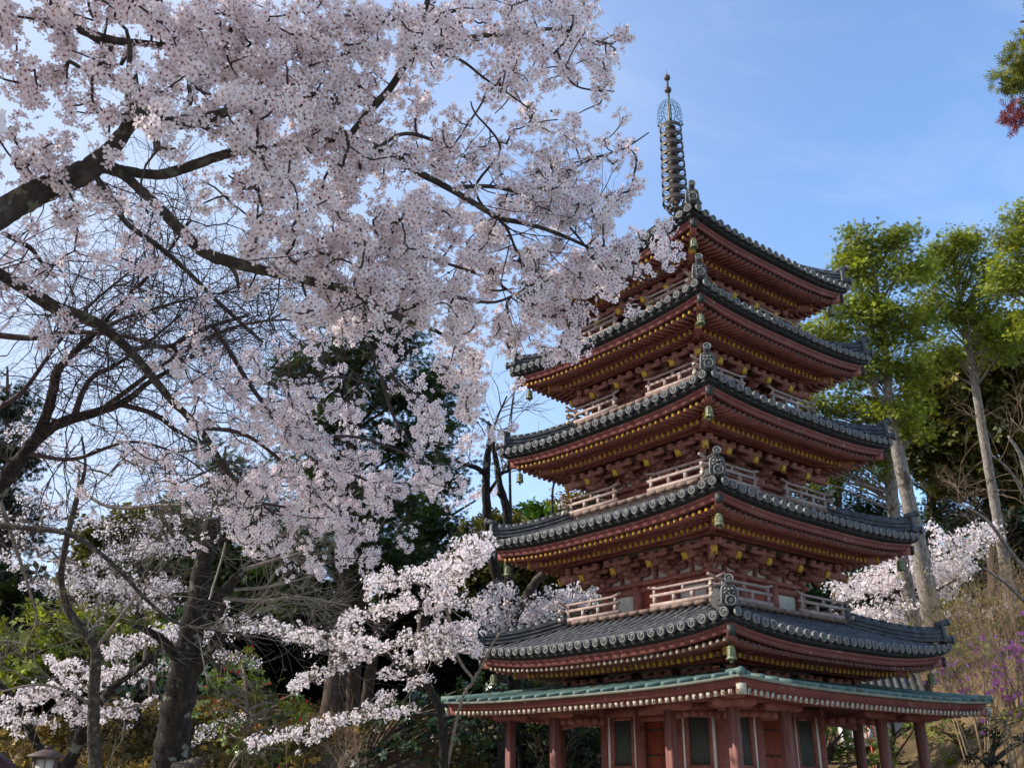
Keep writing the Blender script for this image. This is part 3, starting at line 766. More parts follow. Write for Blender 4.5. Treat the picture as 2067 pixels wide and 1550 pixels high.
def spire():
    z0 = 13.0
    mb = MB()
    mb.tube([(0, 0, z0 - 0.1), (0, 0, 16.2), (0, 0, 16.9), (0, 0, 17.45)], [0.055, 0.05, 0.035, 0.022], 12)
    mb.box((0, 0, z0 + 0.05), (0.50, 0.50, 0.30)); mb.box((0, 0, z0 + 0.22), (0.56, 0.56, 0.05))
    mb.lathe([(0.27, 0), (0.26, 0.10), (0.20, 0.2), (0.10, 0.25)], (0, 0, z0 + 0.24), 20)
    for i in range(9):                                        # collars between the rings
        z = 13.93 + i * 0.253
        mb.lathe([(0.06, -0.02), (0.085, 0.05), (0.125, 0.11), (0.125, 0.145), (0.06, 0.18)], (0, 0, z - 0.10), 12)
    mb.lathe([(0.04, 0), (0.055, 0.1), (0.05, 0.5), (0.03, 0.75)], (0, 0, 16.12), 12)
    mb.lathe([(0.022, 0), (0.006, 0.14), (0.001, 0.22)], (0, 0, 17.5), 8)
    sp = mb.build('spire', [M['bronze']], PAG)
    pet = MB()   # lotus petals under the rings
    for q in range(8):
        a = q * math.pi / 4
        for i in range(4):
            r0, r1 = 0.10 + i * 0.045, 0.145 + i * 0.045; za, zb = 13.62 + 0.02 * i * i, 13.62 + 0.02 * (i + 1) ** 2
            pet.beams([(r0 * math.cos(a), r0 * math.sin(a), za)], [(r1 * math.cos(a), r1 * math.sin(a), zb)], 0.13 - 0.028 * i, 0.012)
    pet.build('lotus_petal_collar', [M['bronze']], sp)
    def ring(i):
        r = 0.302 - 0.005 * i
        g = MB()
        k = 32; th = np.arange(k + 1) * 2 * math.pi / k
        prof = [(r, -0.05), (r, 0.05), (r - 0.018, 0.05), (r - 0.018, -0.05), (r, -0.05)]
        G = np.stack([np.stack([q * np.cos(th), q * np.sin(th), np.full(k + 1, zz)], 1) for q, zz in prof], 1)
        g.sheet(G)
        for q in range(4):
            a = q * math.pi / 2 + math.pi / 4
            d = np.array([math.cos(a), math.sin(a), 0]); e = np.array([-math.sin(a), math.cos(a), 0])
            g.tube([d * 0.05, d * 0.15], 0.006, 5); g.tube([d * 0.15, d * (r - 0.01) + e * 0.04], 0.005, 5); g.tube([d * 0.15, d * (r - 0.01) - e * 0.04], 0.005, 5)
        for q in range(4):   # little bells hanging from the rim
            a = q * math.pi / 2 + 0.2
            g.lathe([(0.003, 0.0), (0.009, -0.01), (0.013, -0.042), (0.015, -0.046)], (r * math.cos(a), r * math.sin(a), -0.034), 7)
        o = g.build('ring', [M['bronze']], sp); o.location = (0, 0, 13.93 + i * 0.253)
    for i in range(9): ring(i)
    for z, r in ((17.10, 0.088), (17.47, 0.080)):
        b = MB(); a = np.linspace(-math.pi / 2, math.pi / 2, 11)
        b.lathe(np.stack([np.maximum(r * np.cos(a), 0.002), r * np.sin(a)], 1), (0, 0, 0), 16)
        o = b.build('ball', [M['bronze']], sp, smooth=True); o.location = (0, 0, z)
    # water-flame openwork: curls between an arched rim, four panels around the pole
    def panel():
        f = MB(); P3 = lambda x, z: (x, 0, z)
        rim = [(0.285, 0.0), (0.288, 0.2), (0.275, 0.36), (0.235, 0.50), (0.16, 0.61), (0.06, 0.68)]
        rim = np.array(rim); t = np.linspace(0, 5, 40); rx = np.interp(t, range(6), rim[:, 0]); rz_ = np.interp(t, range(6), rim[:, 1])
        f.tube(np.stack([rx * 0.86, 0 * rx, rz_ * 0.93], 1), 0.008, 5)
        f.tube([P3(0.04, 0.0), P3(0.28, 0.0)], 0.010, 5)
        curl = lambda cx, cz, r, a0, n=9: f.tube(np.stack([cx + np.linspace(r, r * 0.45, n) * np.cos(a0 + np.linspace(0, 5.2, n)), np.zeros(n), cz + np.linspace(r, r * 0.45, n) * np.sin(a0 + np.linspace(0, 5.2, n))], 1), 0.0075, 4)
        for tt in np.linspace(0.15, 4.9, 11):
            curl(np.interp(tt, range(6), rim[:, 0]), np.interp(tt, range(6), rim[:, 1]), 0.026, tt)
        for cx, cz, r in ((0.09, 0.07, 0.045), (0.19, 0.08, 0.045), (0.13, 0.17, 0.045), (0.21, 0.20, 0.04), (0.09, 0.28, 0.045), (0.17, 0.31, 0.045), (0.10, 0.40, 0.042), (0.17, 0.43, 0.035), (0.08, 0.51, 0.035)):
            curl(cx, cz, r, cx * 30)
        f.tube([P3(0.06, 0.0), P3(0.14, 0.22), P3(0.13, 0.40), P3(0.07, 0.6)], 0.0075, 4)
        f.tube([P3(0.24, 0.0), P3(0.17, 0.15), P3(0.19, 0.33), P3(0.10, 0.55)], 0.0075, 4)
        f.lathe([(0.004, 0.0), (0.022, -0.02), (0.026, -0.09)], (0.28, 0, -0.005), 7)
        return f.build('flame_panel', [M['flame']], sp)
    p0 = panel(); p0.location = (0, 0, 16.14); p0.rotation_euler = (0, 0, -math.pi / 4)
    for q in (1, 2, 3): part_at(p0, 'flame_panel', sp, (0, 0, 16.14), -math.pi / 4 + q * math.pi / 2)
spire()

# ------------------------------------------------------------------ wind bells hanging from the roof corners
def bell_parts():
    b = MB()
    b.lathe([(0.012, 0.115), (0.045, 0.108), (0.060, 0.085), (0.066, 0.02), (0.072, -0.06), (0.086, -0.098), (0.090, -0.105), (0.080, -0.10), (0.062, -0.03)], k=14)
    for q in range(6):
        a = q * math.pi / 3; b.beams([(0.067 * math.cos(a), 0.067 * math.sin(a), 0.085)], [(0.077 * math.cos(a), 0.077 * math.sin(a), -0.07)], 0.012, 0.01)
    for z, r in ((0.075, 0.066), (-0.045, 0.074)):
        th = np.arange(15) * 2 * math.pi / 14; b.tube(np.stack([r * np.cos(th), r * np.sin(th), np.full(15, z)], 1), 0.006, 4, cap=False)
    for q in range(6):
        a = q * math.pi / 3 + 0.5; b.lathe([(0.024, 0.0), (0.02, -0.025), (0.004, -0.03)], (0.074 * math.cos(a), 0.074 * math.sin(a), -0.095), 7)
    h = MB(); h.tube([(0, 0, 0.10), (0, 0, 0.19)], 0.010, 6)
    th = np.arange(11) * 2 * math.pi / 10; h.tube(np.stack([0.022 * np.cos(th), 0 * th, 0.125 + 0.022 * np.sin(th)], 1), 0.006, 4, cap=False)
    c = MB(); c.tube([(0, 0, 0.0), (0, 0, -0.12)], 0.006, 5); c.prism([(-0.03, 0), (0, 0.025), (0.03, 0), (0.024, -0.05), (0, -0.03), (-0.024, -0.05)], 0.008, (0, 0, -0.14), (1, 0, 0), (0, 0, 1), (0, 1, 0))
    return b, h, c
BELL = [m.build(n, [M[q]], None, link=False) for m, n, q in zip(bell_parts(), ('bell_body', 'hook', 'clapper'), ('bell', 'iron', 'bell'))]
tiers = ['lowest', 'second', 'third', 'fourth', 'topmost']
pm = np.array(Matrix.Translation(PAG.location) @ Matrix.Rotation(PAG.rotation_euler[2], 4, 'Z'))
for t in range(5):
    for nm, sx, sy in (('front', -1, -1), ('left', -1, 1), ('right', 1, -1)):
        if t == 4 and nm == 'left': continue
        c = W_[t] - 0.30
        p = pm @ np.array([sx * c, sy * c, ZE[t] + LIFT[t] * 0.85 - 0.27 - 0.09 - 0.17, 1])
        b = thing('wind_bell', p[:3], f'green bronze wind bell hanging under the {nm} corner of the {tiers[t]} tiled roof', 'wind bell', 'wind bells under the pagoda roof corners', rz=RNG.uniform(0, 1))
        for q in BELL: part_at(q, q.name.split('.')[0], b)
        b.scale = (0.86, 0.86, 0.86)
# ------------------------------------------------------------------ vegetation materials
M['bark'] = mat('cherry_bark', [(0.016, 0.012, 0.010), (0.045, 0.034, 0.027), (0.085, 0.07, 0.055)], 14.0, 0.95, bump=1.0, bscale=34, spots=((0.12, 0.115, 0.07), 17.0, 0.56))
M['twig'] = mat('dark_twig', [(0.030, 0.018, 0.016), (0.075, 0.05, 0.042)], 20.0, 0.85)
M['twig_grey'] = mat('grey_twig', [(0.10, 0.08, 0.063), (0.25, 0.205, 0.165)], 12.0, 0.85)
M['lichen'] = mat('lichen_bark', [(0.006, 0.0045, 0.004), (0.019, 0.014, 0.0105), (0.05, 0.038, 0.028)], 15.0, 0.97, stretch=(1, 1, 0.35), detail=10, bump=1.0, bscale=28, spots=((0.17, 0.17, 0.13), 5.0, 0.61))
M['bark_brown'] = mat('brown_bark', [(0.055, 0.036, 0.026), (0.13, 0.09, 0.065)], 5.0, 0.92, stretch=(4, 4, 0.5), bump=0.9, bscale=12)
M['bark_pale'] = mat('pale_cypress_bark', [(0.085, 0.066, 0.052), (0.24, 0.205, 0.175), (0.40, 0.365, 0.325)], 5.0, 0.93, stretch=(4, 4, 0.45), bump=1.0, bscale=9, spots=((0.10, 0.075, 0.055), 2.6, 0.60))
M['twig_tan'] = mat('tan_twig', [(0.16, 0.10, 0.06), (0.32, 0.22, 0.14)], 8.0, 0.85)
M['petal'] = mat('cherry_petal', [(0.90, 0.845, 0.825), (0.94, 0.895, 0.88)], 3.0, 0.7, attr=True, trans=0.42, spec=0.15)
M['leaf'] = mat('leaf', [(0.85, 0.85, 0.85), (1, 1, 1)], 0.6, 0.55, attr=True, trans=0.35, spec=0.3, tcol=(1.1, 1.1, 0.5))
M['glossy'] = mat('glossy_leaf', [(0.85, 0.85, 0.85), (1, 1, 1)], 0.6, 0.32, attr=True, trans=0.15, spec=0.55, tcol=(1.1, 1.1, 0.5))

def spline(P, n=6):
    """Catmull-Rom through the rows of P"""
    P = np.asarray(P, float)
    if len(P) < 3: return P[0] + (P[-1] - P[0]) * np.linspace(0, 1, n + 1)[:, None]
    Q = np.vstack([2 * P[0] - P[1], P, 2 * P[-1] - P[-2]]); out = []
    for i in range(1, len(Q) - 2):
        t = np.linspace(0, 1, n, endpoint=False)[:, None]
        a, b, c, d = Q[i - 1], Q[i], Q[i + 1], Q[i + 2]
        out.append(0.5 * (2 * b + (c - a) * t + (2 * a - 5 * b + 4 * c - d) * t ** 2 + (3 * b - a - 3 * c + d) * t ** 3))
    return np.vstack(out + [P[-1:]])
def px_branch(B, d=None, n=6):
    """traced branch: rows (x, y, depth, half width px) or (x, y, half width) with one depth -> points, radii"""
    B = np.asarray(B, float)
    if B.shape[1] == 3: B = np.column_stack([B[:, :2], np.full(len(B), d), B[:, 2]])
    S = spline(B, n)
    return UV(S[:, :2], S[:, 2]), np.maximum(S[:, 3], 0.4) * S[:, 2] / FPX
def rand_dir(n):
    v = RNG.normal(size=(n, 3)); return v / np.linalg.norm(v, axis=1)[:, None]
def frames(N, roll=None):
    """rotation matrices whose z axis is N, random roll"""
    N = N / np.linalg.norm(N, axis=1)[:, None]
    ref = rand_dir(len(N)) if roll is None else roll
    X = np.cross(ref, N); X /= np.maximum(np.linalg.norm(X, axis=1), 1e-9)[:, None]
    Y = np.cross(N, X)
    return np.stack([X, Y, N], -1)
def scatter(mb, T, P, R, s, C, m=0):
    """template T (V, list of faces, per-vertex colour) copied to P with rotations R, sizes s, tints C, all in one mesh"""
    TV, TF, TC = T
    n, nv = len(P), len(TV)
    V = np.einsum('nij,vj->nvi', R, TV) * np.asarray(s).reshape(-1, 1, 1) + P[:, None]
    CC = (TC[None] * C[:, None]).reshape(-1, 3)
    off = (np.arange(n) * nv)[:, None, None]
    for f in TF:
        mb.F.append(((f[None] + off).reshape(-1, f.shape[1]) + mb.n, m))
    mb.V.append(V.reshape(-1, 3)); mb.C.append(CC); mb.n += n * nv

def flower_template(star):
    V = []; C = []; F6 = []; F3 = []
    for q in range(5):
        a = q * 2 * math.pi / 5; b = len(V)
        for r, t, z in ((0.06, 0, 0.0), (0.58, -0.30, 0.10), (0.95, -0.20, 0.24), (0.86, 0, 0.20), (0.95, 0.20, 0.24), (0.58, 0.30, 0.10)):
            V.append((r * math.cos(a) - t * math.sin(a), r * math.sin(a) + t * math.cos(a), z))
        C += [star[2]] + [(1, 0.985, 0.99)] * 5
        F6.append([b, b + 1, b + 2, b + 3, b + 4, b + 5])
    for side, z, col, ro in ((1, 0.07, star[0], star[1]), (-1, -0.06, (0.30, 0.10, 0.09), 0.26)):
        b = len(V); V.append((0, 0, z)); C.append(col)
        for q in range(10):
            a = q * math.pi / 5; r = ro if q % 2 == 0 else ro * 0.36
            V.append((r * math.cos(a), r * math.sin(a), z + (0.03 if side > 0 else -0.02))); C.append(col)
        for q in range(10): F3.append([b, b + 1 + q, b + 1 + (q + 1) % 10])
    return np.array(V), [np.array(F6), np.array(F3)], np.array(C)
FL_RED = flower_template(((0.22, 0.015, 0.035), 0.33, (0.94, 0.76, 0.81)))
FL_GOLD = flower_template(((0.42, 0.28, 0.16), 0.31, (0.96, 0.87, 0.86)))
def simple_flower():
    V = [(0, 0, 0)]; C = [(0.96, 0.84, 0.86)]
    for q in range(10):
        a = q * math.pi / 5; r = 1.0 if q % 2 == 0 else 0.62
        V.append((r * math.cos(a), r * math.sin(a), 0.22 * r)); C.append((1, 1, 1))
    return np.array(V), [np.array([[0, 1 + q, 1 + (q + 1) % 10] for q in range(10)])], np.array(C)
FL_SIMPLE = simple_flower()

def clusters(mb, P, per, rc, fr, T=None, tint=(1, 1, 1), down=0.25, jit=0.35):
    """balls of flowers round the points P"""
    n = len(P); k = RNG.poisson(per, n) + 2
    idx = np.repeat(np.arange(n), k); N = rand_dir(len(idx)); N[:, 2] -= down; N /= np.linalg.norm(N, axis=1)[:, None]
    rr = np.asarray(rc) * RNG.uniform(0.6, 1.25, n)
    pos = P[idx] + N * (rr[idx] * RNG.uniform(0.5, 1.05, len(idx)))[:, None]
    nn = N + RNG.normal(0, jit, N.shape)
    size = fr * RNG.uniform(0.8, 1.12, len(idx))
    ct = RNG.normal(0, 0.03, (n, 1)) ; pink = np.clip(RNG.normal(0.35, 0.35, (n, 1)), 0, 1)
    base = np.array(tint) * (1 - pink * np.array([0.0, 0.03, 0.018])) * (1 + ct)
    C = base[idx] * (1 + RNG.normal(0, 0.03, (len(idx), 1)))
    R = frames(nn)
    if T is not None: scatter(mb, T, pos, R, size, C)
    else:
        w = RNG.random(n)[idx] + RNG.normal(0, 0.25, len(idx)) < 0.62
        scatter(mb, FL_RED, pos[w], R[w], size[w], C[w]); scatter(mb, FL_GOLD, pos[~w], R[~w], size[~w], C[~w])

def twig_tree(mb, roots, nodes, r0=0.0016, rs=0.0011, k=4, m=0, rmax=0.012, maxlen=9e9):
    """joins every node to the nearest point already on the tree; draws the twigs"""
    n = len(nodes)
    if n == 0: return
    D = np.full(n, 1e9); par = np.full(n, -1); pp = np.zeros((n, 3))
    for i in range(0, len(roots), 256):
        d = np.linalg.norm(nodes[:, None] - roots[None, i:i + 256], axis=2)
        j = d.argmin(1); dm = d[np.arange(n), j]; up = dm < D
        D[up] = dm[up]; pp[up] = roots[i + j[up]]
    done = np.zeros(n, bool); order = []
    for _ in range(n):
        q = int(np.where(done, 1e9, D).argmin()); done[q] = True; order.append(q)
        d = np.linalg.norm(nodes - nodes[q], axis=1) * 1.08
        up = (~done) & (d < D); D[up] = d[up]; par[up] = q; pp[up] = nodes[q]
    cnt = np.ones(n)
    for q in order[::-1]:
        if par[q] >= 0: cnt[par[q]] += cnt[q]
    L = np.linalg.norm(nodes - pp, axis=1)
    t = np.linspace(0, 1, 5)[:, None]
    for q in range(n):
        if L[q] > maxlen: continue
        off = RNG.normal(0, 0.10 * L[q], 3); off[2] -= 0.05 * L[q]
        P = pp[q] + (nodes[q] - pp[q]) * t + off * (4 * t * (1 - t)) + RNG.normal(0, 0.012 * L[q], (5, 3)) * (t > 0) * (t < 1)
        ra = min(rmax, r0 + rs * math.sqrt(cnt[q])); rb = min(rmax, r0 + rs * math.sqrt(max(cnt[q] - 1, 0.3)))
        mb.tube(P, np.linspace(ra, rb, 5), k, m, cap=False)

def grow(mb, p, d, L, r, lev, k=4, m=0, up=0.1, spread=0.7, curl=0.22, kids=(3, 5), nodes=None, shrink=0.62):
    """recursive bare twig"""
    n = 6; P = [np.array(p, float)]; d = np.array(d, float) / np.linalg.norm(d)
    c = RNG.normal(0, curl, 3)
    for i in range(n):
        d = d + c / n + RNG.normal(0, curl * 0.35, 3); d[2] += up / n; d /= np.linalg.norm(d)
        P.append(P[-1] + d * L / n)
    P = np.array(P); mb.tube(P, np.linspace(r, r * 0.45, n + 1), k, m, cap=False)
    if nodes is not None: nodes.append(P[-1])
    if lev > 0:
        for _ in range(RNG.integers(*kids)):
            i = RNG.integers(2, n + 1); q = P[i] - P[i - 1]; q /= np.linalg.norm(q)
            s = rand_dir(1)[0]; s -= q * (s @ q); s /= np.linalg.norm(s) + 1e-9
            grow(mb, P[i], q + s * spread * RNG.uniform(0.6, 1.4), L * shrink * RNG.uniform(0.7, 1.25), r * (0.55 if i < n else 0.45), lev - 1, k, m, up, spread, curl, kids, nodes, shrink)

# ------------------------------------------------------------------ the cherry that arches in from beyond the left edge
CH = thing('cherry_tree', (-4.2, 3.6, 0), 'big cherry in full bloom, thick dark limbs arching over from beyond the left edge', 'tree')
CHL = np.array([-4.2, 3.6, 0])
NEAR = [
 [(-200, 545, 3.2, 36), (-100, 492, 3.2, 32), (0, 432, 3.3, 28), (50, 402, 3.35, 27), (90, 382, 3.4, 26), (140, 362, 3.4, 25), (180, 342, 3.4, 23), (215, 312, 3.4, 19), (240, 283, 3.4, 16), (270, 237, 3.4, 14)],
 [(262, 246, 3.4, 13), (320, 245, 3.4, 12.5), (360, 250, 3.45, 12), (400, 244, 3.5, 12), (460, 225, 3.6, 9), (500, 212, 3.6, 7.5), (540, 202, 3.6, 7), (640, 190, 3.7, 5), (760, 170, 3.9, 4)],
 [(265, 240, 3.4, 9), (260, 210, 3.4, 6.5), (258, 180, 3.4, 6), (262, 100, 3.4, 5), (255, 60, 3.4, 3.5)],
 [(266, 214, 3.38, 9), (285, 228, 3.3, 9), (305, 250, 3.25, 8.5), (314, 275, 3.2, 8), (318, 303, 3.2, 7.5)],
 [(190, 338, 3.4, 13), (225, 340, 3.42, 12), (255, 346, 3.45, 11), (300, 352, 3.5, 10), (340, 350, 3.5, 11), (400, 330, 3.6, 10), (440, 316, 3.65, 9.5), (480, 306, 3.7, 9), (560, 296, 3.8, 8), (640, 286, 3.9, 7), (700, 280, 4.0, 6.5), (760, 298, 4.1, 7.5), (840, 345, 4.2, 7.5), (900, 377, 4.3, 6.5), (960, 412, 4.4, 6), (1010, 440, 4.5, 5.5), (1080, 456, 4.6, 4.5), (1150, 482, 4.7, 3.5), (1230, 520, 4.9, 2)],
 [(925, 378, 4.3, 5), (1000, 378, 4.5, 4), (1080, 402, 4.6, 3.5), (1130, 440, 4.7, 3), (1170, 482, 4.8, 2.5), (1215, 545, 5.0, 2)],
 [(1005, 440, 4.5, 3.5), (1025, 465, 4.5, 3), (1040, 500, 4.5, 2.5), (1060, 545, 4.6, 1.5)],
 [(200, 335, 3.4, 12), (245, 352, 3.4, 10), (285, 385, 3.4, 10), (320, 418, 3.45, 11), (350, 450, 3.5, 11), (400, 500, 3.6, 11.5), (430, 518, 3.6, 12.5), (460, 527, 3.6, 12), (530, 546, 3.7, 10), (600, 562, 3.8, 9.5), (680, 580, 3.9, 9), (740, 600, 4.0, 9.5), (780, 622, 4.1, 9.5), (806, 640, 4.2, 8), (880, 668, 4.5, 4), (930, 710, 4.8, 3), (965, 790, 5.1, 2)],
 [(452, 525, 3.6, 6), (474, 550, 3.6, 4.5), (482, 582, 3.6, 3)],
 [(512, 303, 3.75, 3), (522, 380, 3.7, 2.5), (520, 430, 3.65, 2.5), (517, 480, 3.65, 3), (519, 542, 3.7, 3.5)],
 [(40, -70, 3.6, 15), (105, 0, 3.6, 12), (150, 40, 3.6, 10), (170, 63, 3.6, 9.5), (230, 82, 3.6, 8), (270, 86, 3.6, 7), (340, 94, 3.6, 6), (400, 106, 3.7, 5), (450, 132, 3.8, 4), (520, 165, 3.9, 3)],
 [(170, 63, 3.6, 7), (200, 85, 3.6, 5), (225, 95, 3.55, 4)],
 [(270, 86, 3.6, 5), (255, 110, 3.5, 5), (245, 130, 3.45, 4)],
 [(700, 282, 4.0, 6), (725, 250, 4.1, 7), (755, 215, 4.2, 8), (790, 175, 4.2, 8), (825, 120, 4.2, 7.5), (842, 102, 4.3, 6.5), (890, 93, 4.4, 6), (940, 77, 4.5, 5), (1000, 71, 4.6, 4.5), (1060, 66, 4.8, 4), (1115, 59, 4.9, 3.5), (1170, 75, 5.0, 2.5), (1235, 90, 5.2, 1.5)],
 [(870, 102, 4.4, 3.5), (930, 122, 4.5, 3), (980, 160, 4.6, 2.5), (1030, 192, 4.7, 2), (1075, 225, 4.8, 1.5)],
 [(1075, 68, 4.8, 3), (1130, 130, 4.9, 2.5), (1165, 175, 5.0, 2), (1240, 185, 5.1, 1.5)],
 [(838, 100, 4.2, 6), (850, 50, 4.2, 6), (872, -30, 4.2, 7)],
 [(940, 75, 4.5, 3.5), (925, 30, 4.5, 3), (930, -30, 4.5, 3)],
 [(1000, 450, 4.6, 3), (960, 380, 4.5, 3), (1010, 300, 4.6, 2.5), (960, 230, 4.6, 2), (950, 205, 4.6, 1.5)],
 [(1080, 400, 4.6, 3), (1150, 345, 4.8, 3), (1200, 320, 4.9, 2.5), (1260, 300, 5.1, 2), (1310, 268, 5.2, 1.2)],
 [(760, 300, 4.1, 4), (820, 270, 4.3, 4), (900, 295, 4.4, 3.5), (965, 335, 4.5, 3)],
 [(400, 250, 3.5, 6), (430, 265, 3.55, 5), (470, 280, 3.6, 4), (540, 330, 3.7, 2.5)],
 [(375, 235, 3.45, 5), (385, 200, 3.4, 5), (383, 170, 3.4, 4), (420, 190, 3.4, 2.5), (500, 195, 3.5, 2)],
 [(540, 202, 3.6, 5), (600, 150, 3.7, 4), (680, 120, 3.8, 4), (760, 60, 3.9, 3), (800, 10, 4.0, 3)],
 [(640, 570, 3.9, 4), (690, 520, 4.0, 4), (760, 500, 4.1, 3.5), (860, 520, 4.3, 3), (980, 560, 4.6, 3), (1060, 610, 4.8, 2.5), (1130, 660, 5.0, 1.5)],
 [(800, 630, 4.2, 5), (900, 600, 4.4, 4), (1000, 610, 4.6, 3), (1090, 570, 4.8, 2.5), (1200, 560, 5.0, 2), (1290, 560, 5.2, 1.2)],
]
FARB = [
 [(-220, 400, 4.4, 22), (-100, 490, 4.6, 16), (0, 553, 4.6, 11), (60, 590, 4.7, 12.5), (110, 620, 4.7, 13.5), (170, 641, 4.8, 12), (215, 666, 4.9, 11), (260, 706, 5.0, 9), (300, 752, 5.2, 8.5), (350, 812, 5.4, 7.5), (400, 862, 5.6, 7), (440, 922, 5.9, 6), (490, 985, 6.2, 4), (560, 1045, 6.6, 2.5)],
 [(5, 470, 4.4, 5), (60, 500, 4.5, 5), (80, 525, 4.5, 4), (110, 560, 4.6, 3)],
 [(190, 350, 3.6, 7), (215, 390, 4.2, 6), (255, 450, 5.0, 5.5), (310, 490, 5.2, 5.5), (370, 540, 5.4, 5), (430, 600, 5.6, 4.5), (490, 655, 5.8, 4), (530, 690, 6.0, 2.5)],
 [(262, 706, 5.0, 6), (300, 700, 5.2, 5.5), (345, 698, 5.4, 5), (383, 677, 5.5, 5), (433, 656, 5.7, 5), (500, 637, 5.9, 3.5)],
 [(430, 658, 5.7, 5), (470, 720, 5.9, 5), (500, 770, 6.0, 5), (530, 812, 6.2, 4.5), (560, 852, 6.4, 4), (600, 892, 6.6, 3.5), (640, 935, 7.0, 3), (700, 1000, 7.4, 2)],
 [(350, 700, 5.4, 4.5), (372, 735, 5.4, 3.5)],
 [(740, 600, 4.0, 6), (736, 640, 4.6, 5), (742, 690, 5.2, 4.5), (765, 730, 5.6, 4.5), (795, 765, 5.9, 4), (830, 800, 6.2, 3.5), (850, 850, 6.4, 3), (880, 920, 6.7, 2), (905, 990, 7, 1.5)],
 [(760, 722, 5.5, 4), (790, 830, 6.3, 3.5), (830, 900, 6.7, 3), (850, 960, 7.0, 2)],
 [(400, 862, 5.6, 5), (500, 880, 6.2, 4), (600, 960, 6.8, 3), (680, 1040, 7.3, 2), (740, 1090, 7.5, 1.5)],
 [(600, 892, 6.6, 3), (700, 880, 6.8, 3), (780, 900, 7.0, 2.5), (900, 950, 7.3, 1.5)],
 [(640, 935, 7.0, 3), (740, 970, 7.2, 2.5), (800, 1040, 7.5, 1.5)],
 [(500, 770, 6.0, 3), (600, 780, 6.3, 3), (680, 760, 6.5, 2.5), (760, 780, 6.7, 2)],
 [(440, 922, 5.9, 4), (480, 1000, 6.6, 3), (600, 1030, 7.0, 2.5), (700, 1080, 7.4, 2)],
]
wood = MB(); S_near = []; S_far = []
for B in NEAR:
    P, r = px_branch(B); wood.tube(P - CHL, r, 9 if B[0][3] > 8 else 6, 0 if B[0][3] > 5 else 1, wob=0.05 if B[0][3] > 8 else 0); S_near.append(P)
for B in FARB:
    P, r = px_branch(B); wood.tube(P - CHL, r, 9 if B[0][3] > 8 else 6, 0 if B[0][3] > 5 else 1, wob=0.05 if B[0][3] > 8 else 0); S_far.append(P)
# trunk beyond the frame, up to where the limbs start
a0, b0, c0 = U(-200, 545, 3.2), U(-220, 400, 4.4), U(40, -70, 3.6)
tr = spline(np.array([[-4.35, 3.5, -0.1], [-4.25, 3.6, 0.7], [-4.0, 3.6, 1.5], [-3.5, 3.5, 1.9]]), 6)
wood.tube(tr - CHL, np.linspace(0.30, 0.17, len(tr)), 12, 0, wob=0.05)
for q, r in ((a0, 0.10), (b0, 0.085), (c0, 0.035)):
    P = spline(np.array([[-3.6, 3.52, 1.8], (np.array([-3.6, 3.52, 1.8]) + q) / 2 + [0, 0, 0.15], q]), 6)
    wood.tube(P - CHL, np.linspace(0.15 if r > 0.05 else 0.06, r, len(P)), 9, 0, wob=0.04)
G = """7667889999988777776
53566799999888777886
86565799998763465461
6213357877986424412
55221334789976346565
23321233899987767773
33432113689998667786
433211125999997566774
332211113999998778873
22211131136799978961
0111223324522585381
0001125665322472
0000025787523573
0000126889754672
000012678998774
001123467999741
0000012589983
000000000254"""
G = [[int(c) for c in ln] for ln in G.splitlines()]
allS = np.vstack(S_near + S_far); isfar = np.concatenate([np.zeros(sum(map(len, S_near)), bool), np.ones(sum(map(len, S_far)), bool)])
PS = PX(allS)
CEL = 64.6
def seed_clusters(K):
    near, far = [], []
    for r, row in enumerate(G):
        for c, dg in enumerate(row):
            if not dg: continue
            cen = np.array([(c + .5) * CEL, (r + .5) * CEL])
            d2 = np.hypot(PS[:, 0] - cen[0], PS[:, 1] - cen[1])
            dep = PS[d2.argmin(), 2]
            n = RNG.poisson(dg / 9 * K * (0.78 if dep > 5.6 else 1.0) * (dep / 4.0) ** 1.6 * (0.4 + 0.6 * dg / 9))
            gc = RNG.random((max(1, int(math.ceil(n / 3.2))), 2))
            for _ in range(n):
                g_ = gc[RNG.integers(len(gc))] + RNG.normal(0, 0.30 * 4.0 / dep, 2)
                xy = np.array([c + g_[0], r + g_[1]]) * CEL
                dd = np.hypot(PS[:, 0] - xy[0], PS[:, 1] - xy[1]) + RNG.uniform(0, 50, len(PS))
                j = dd.argmin(); dp = PS[j, 2] + RNG.normal(0, 0.10 + 0.06 * (PS[j, 2] - 3))
                dp = max(2.7, dp)
                (far if isfar[j] else near).append((xy[0], xy[1], dp))
    return np.array(near), np.array(far)
cn, cf = seed_clusters(10.5)
Pn, Pf = UV(cn[:, :2], cn[:, 2]), UV(cf[:, :2], cf[:, 2])
twig_tree(wood, np.vstack(S_near) - CHL, Pn - CHL, m=1, r0=0.0027, rs=0.0013)
twig_tree(wood, np.vstack(S_far) - CHL, Pf - CHL, m=1, r0=0.0026, rs=0.0012)
# unseen canopy beyond the frame, above and left, added to shade the blossoms
q = np.column_stack([RNG.uniform(-8.5, 0.6, 24000), RNG.uniform(0.2, 9.5, 24000), RNG.uniform(2.6, 8.6, 24000)])
pp_ = PX(q)
out = ((pp_[:, 0] < -60) | (pp_[:, 1] < -60) | (pp_[:, 2] < 0)) & (np.linalg.norm((q - [-3.6, 4.5, 5.0]) / [4.6, 4.6, 3.4], axis=1) < 1) & (np.linalg.norm(q - [0, 0, 1.6], axis=1) > 2.0)
Po = q[out][:4300]
bl = MB()
clusters(bl, Pn - CHL, 15, 0.058, 0.0205)
clusters(bl, Pf - CHL, 13, 0.065, 0.0205)
clusters(bl, Po - CHL, 13, 0.13, 0.042, FL_SIMPLE)
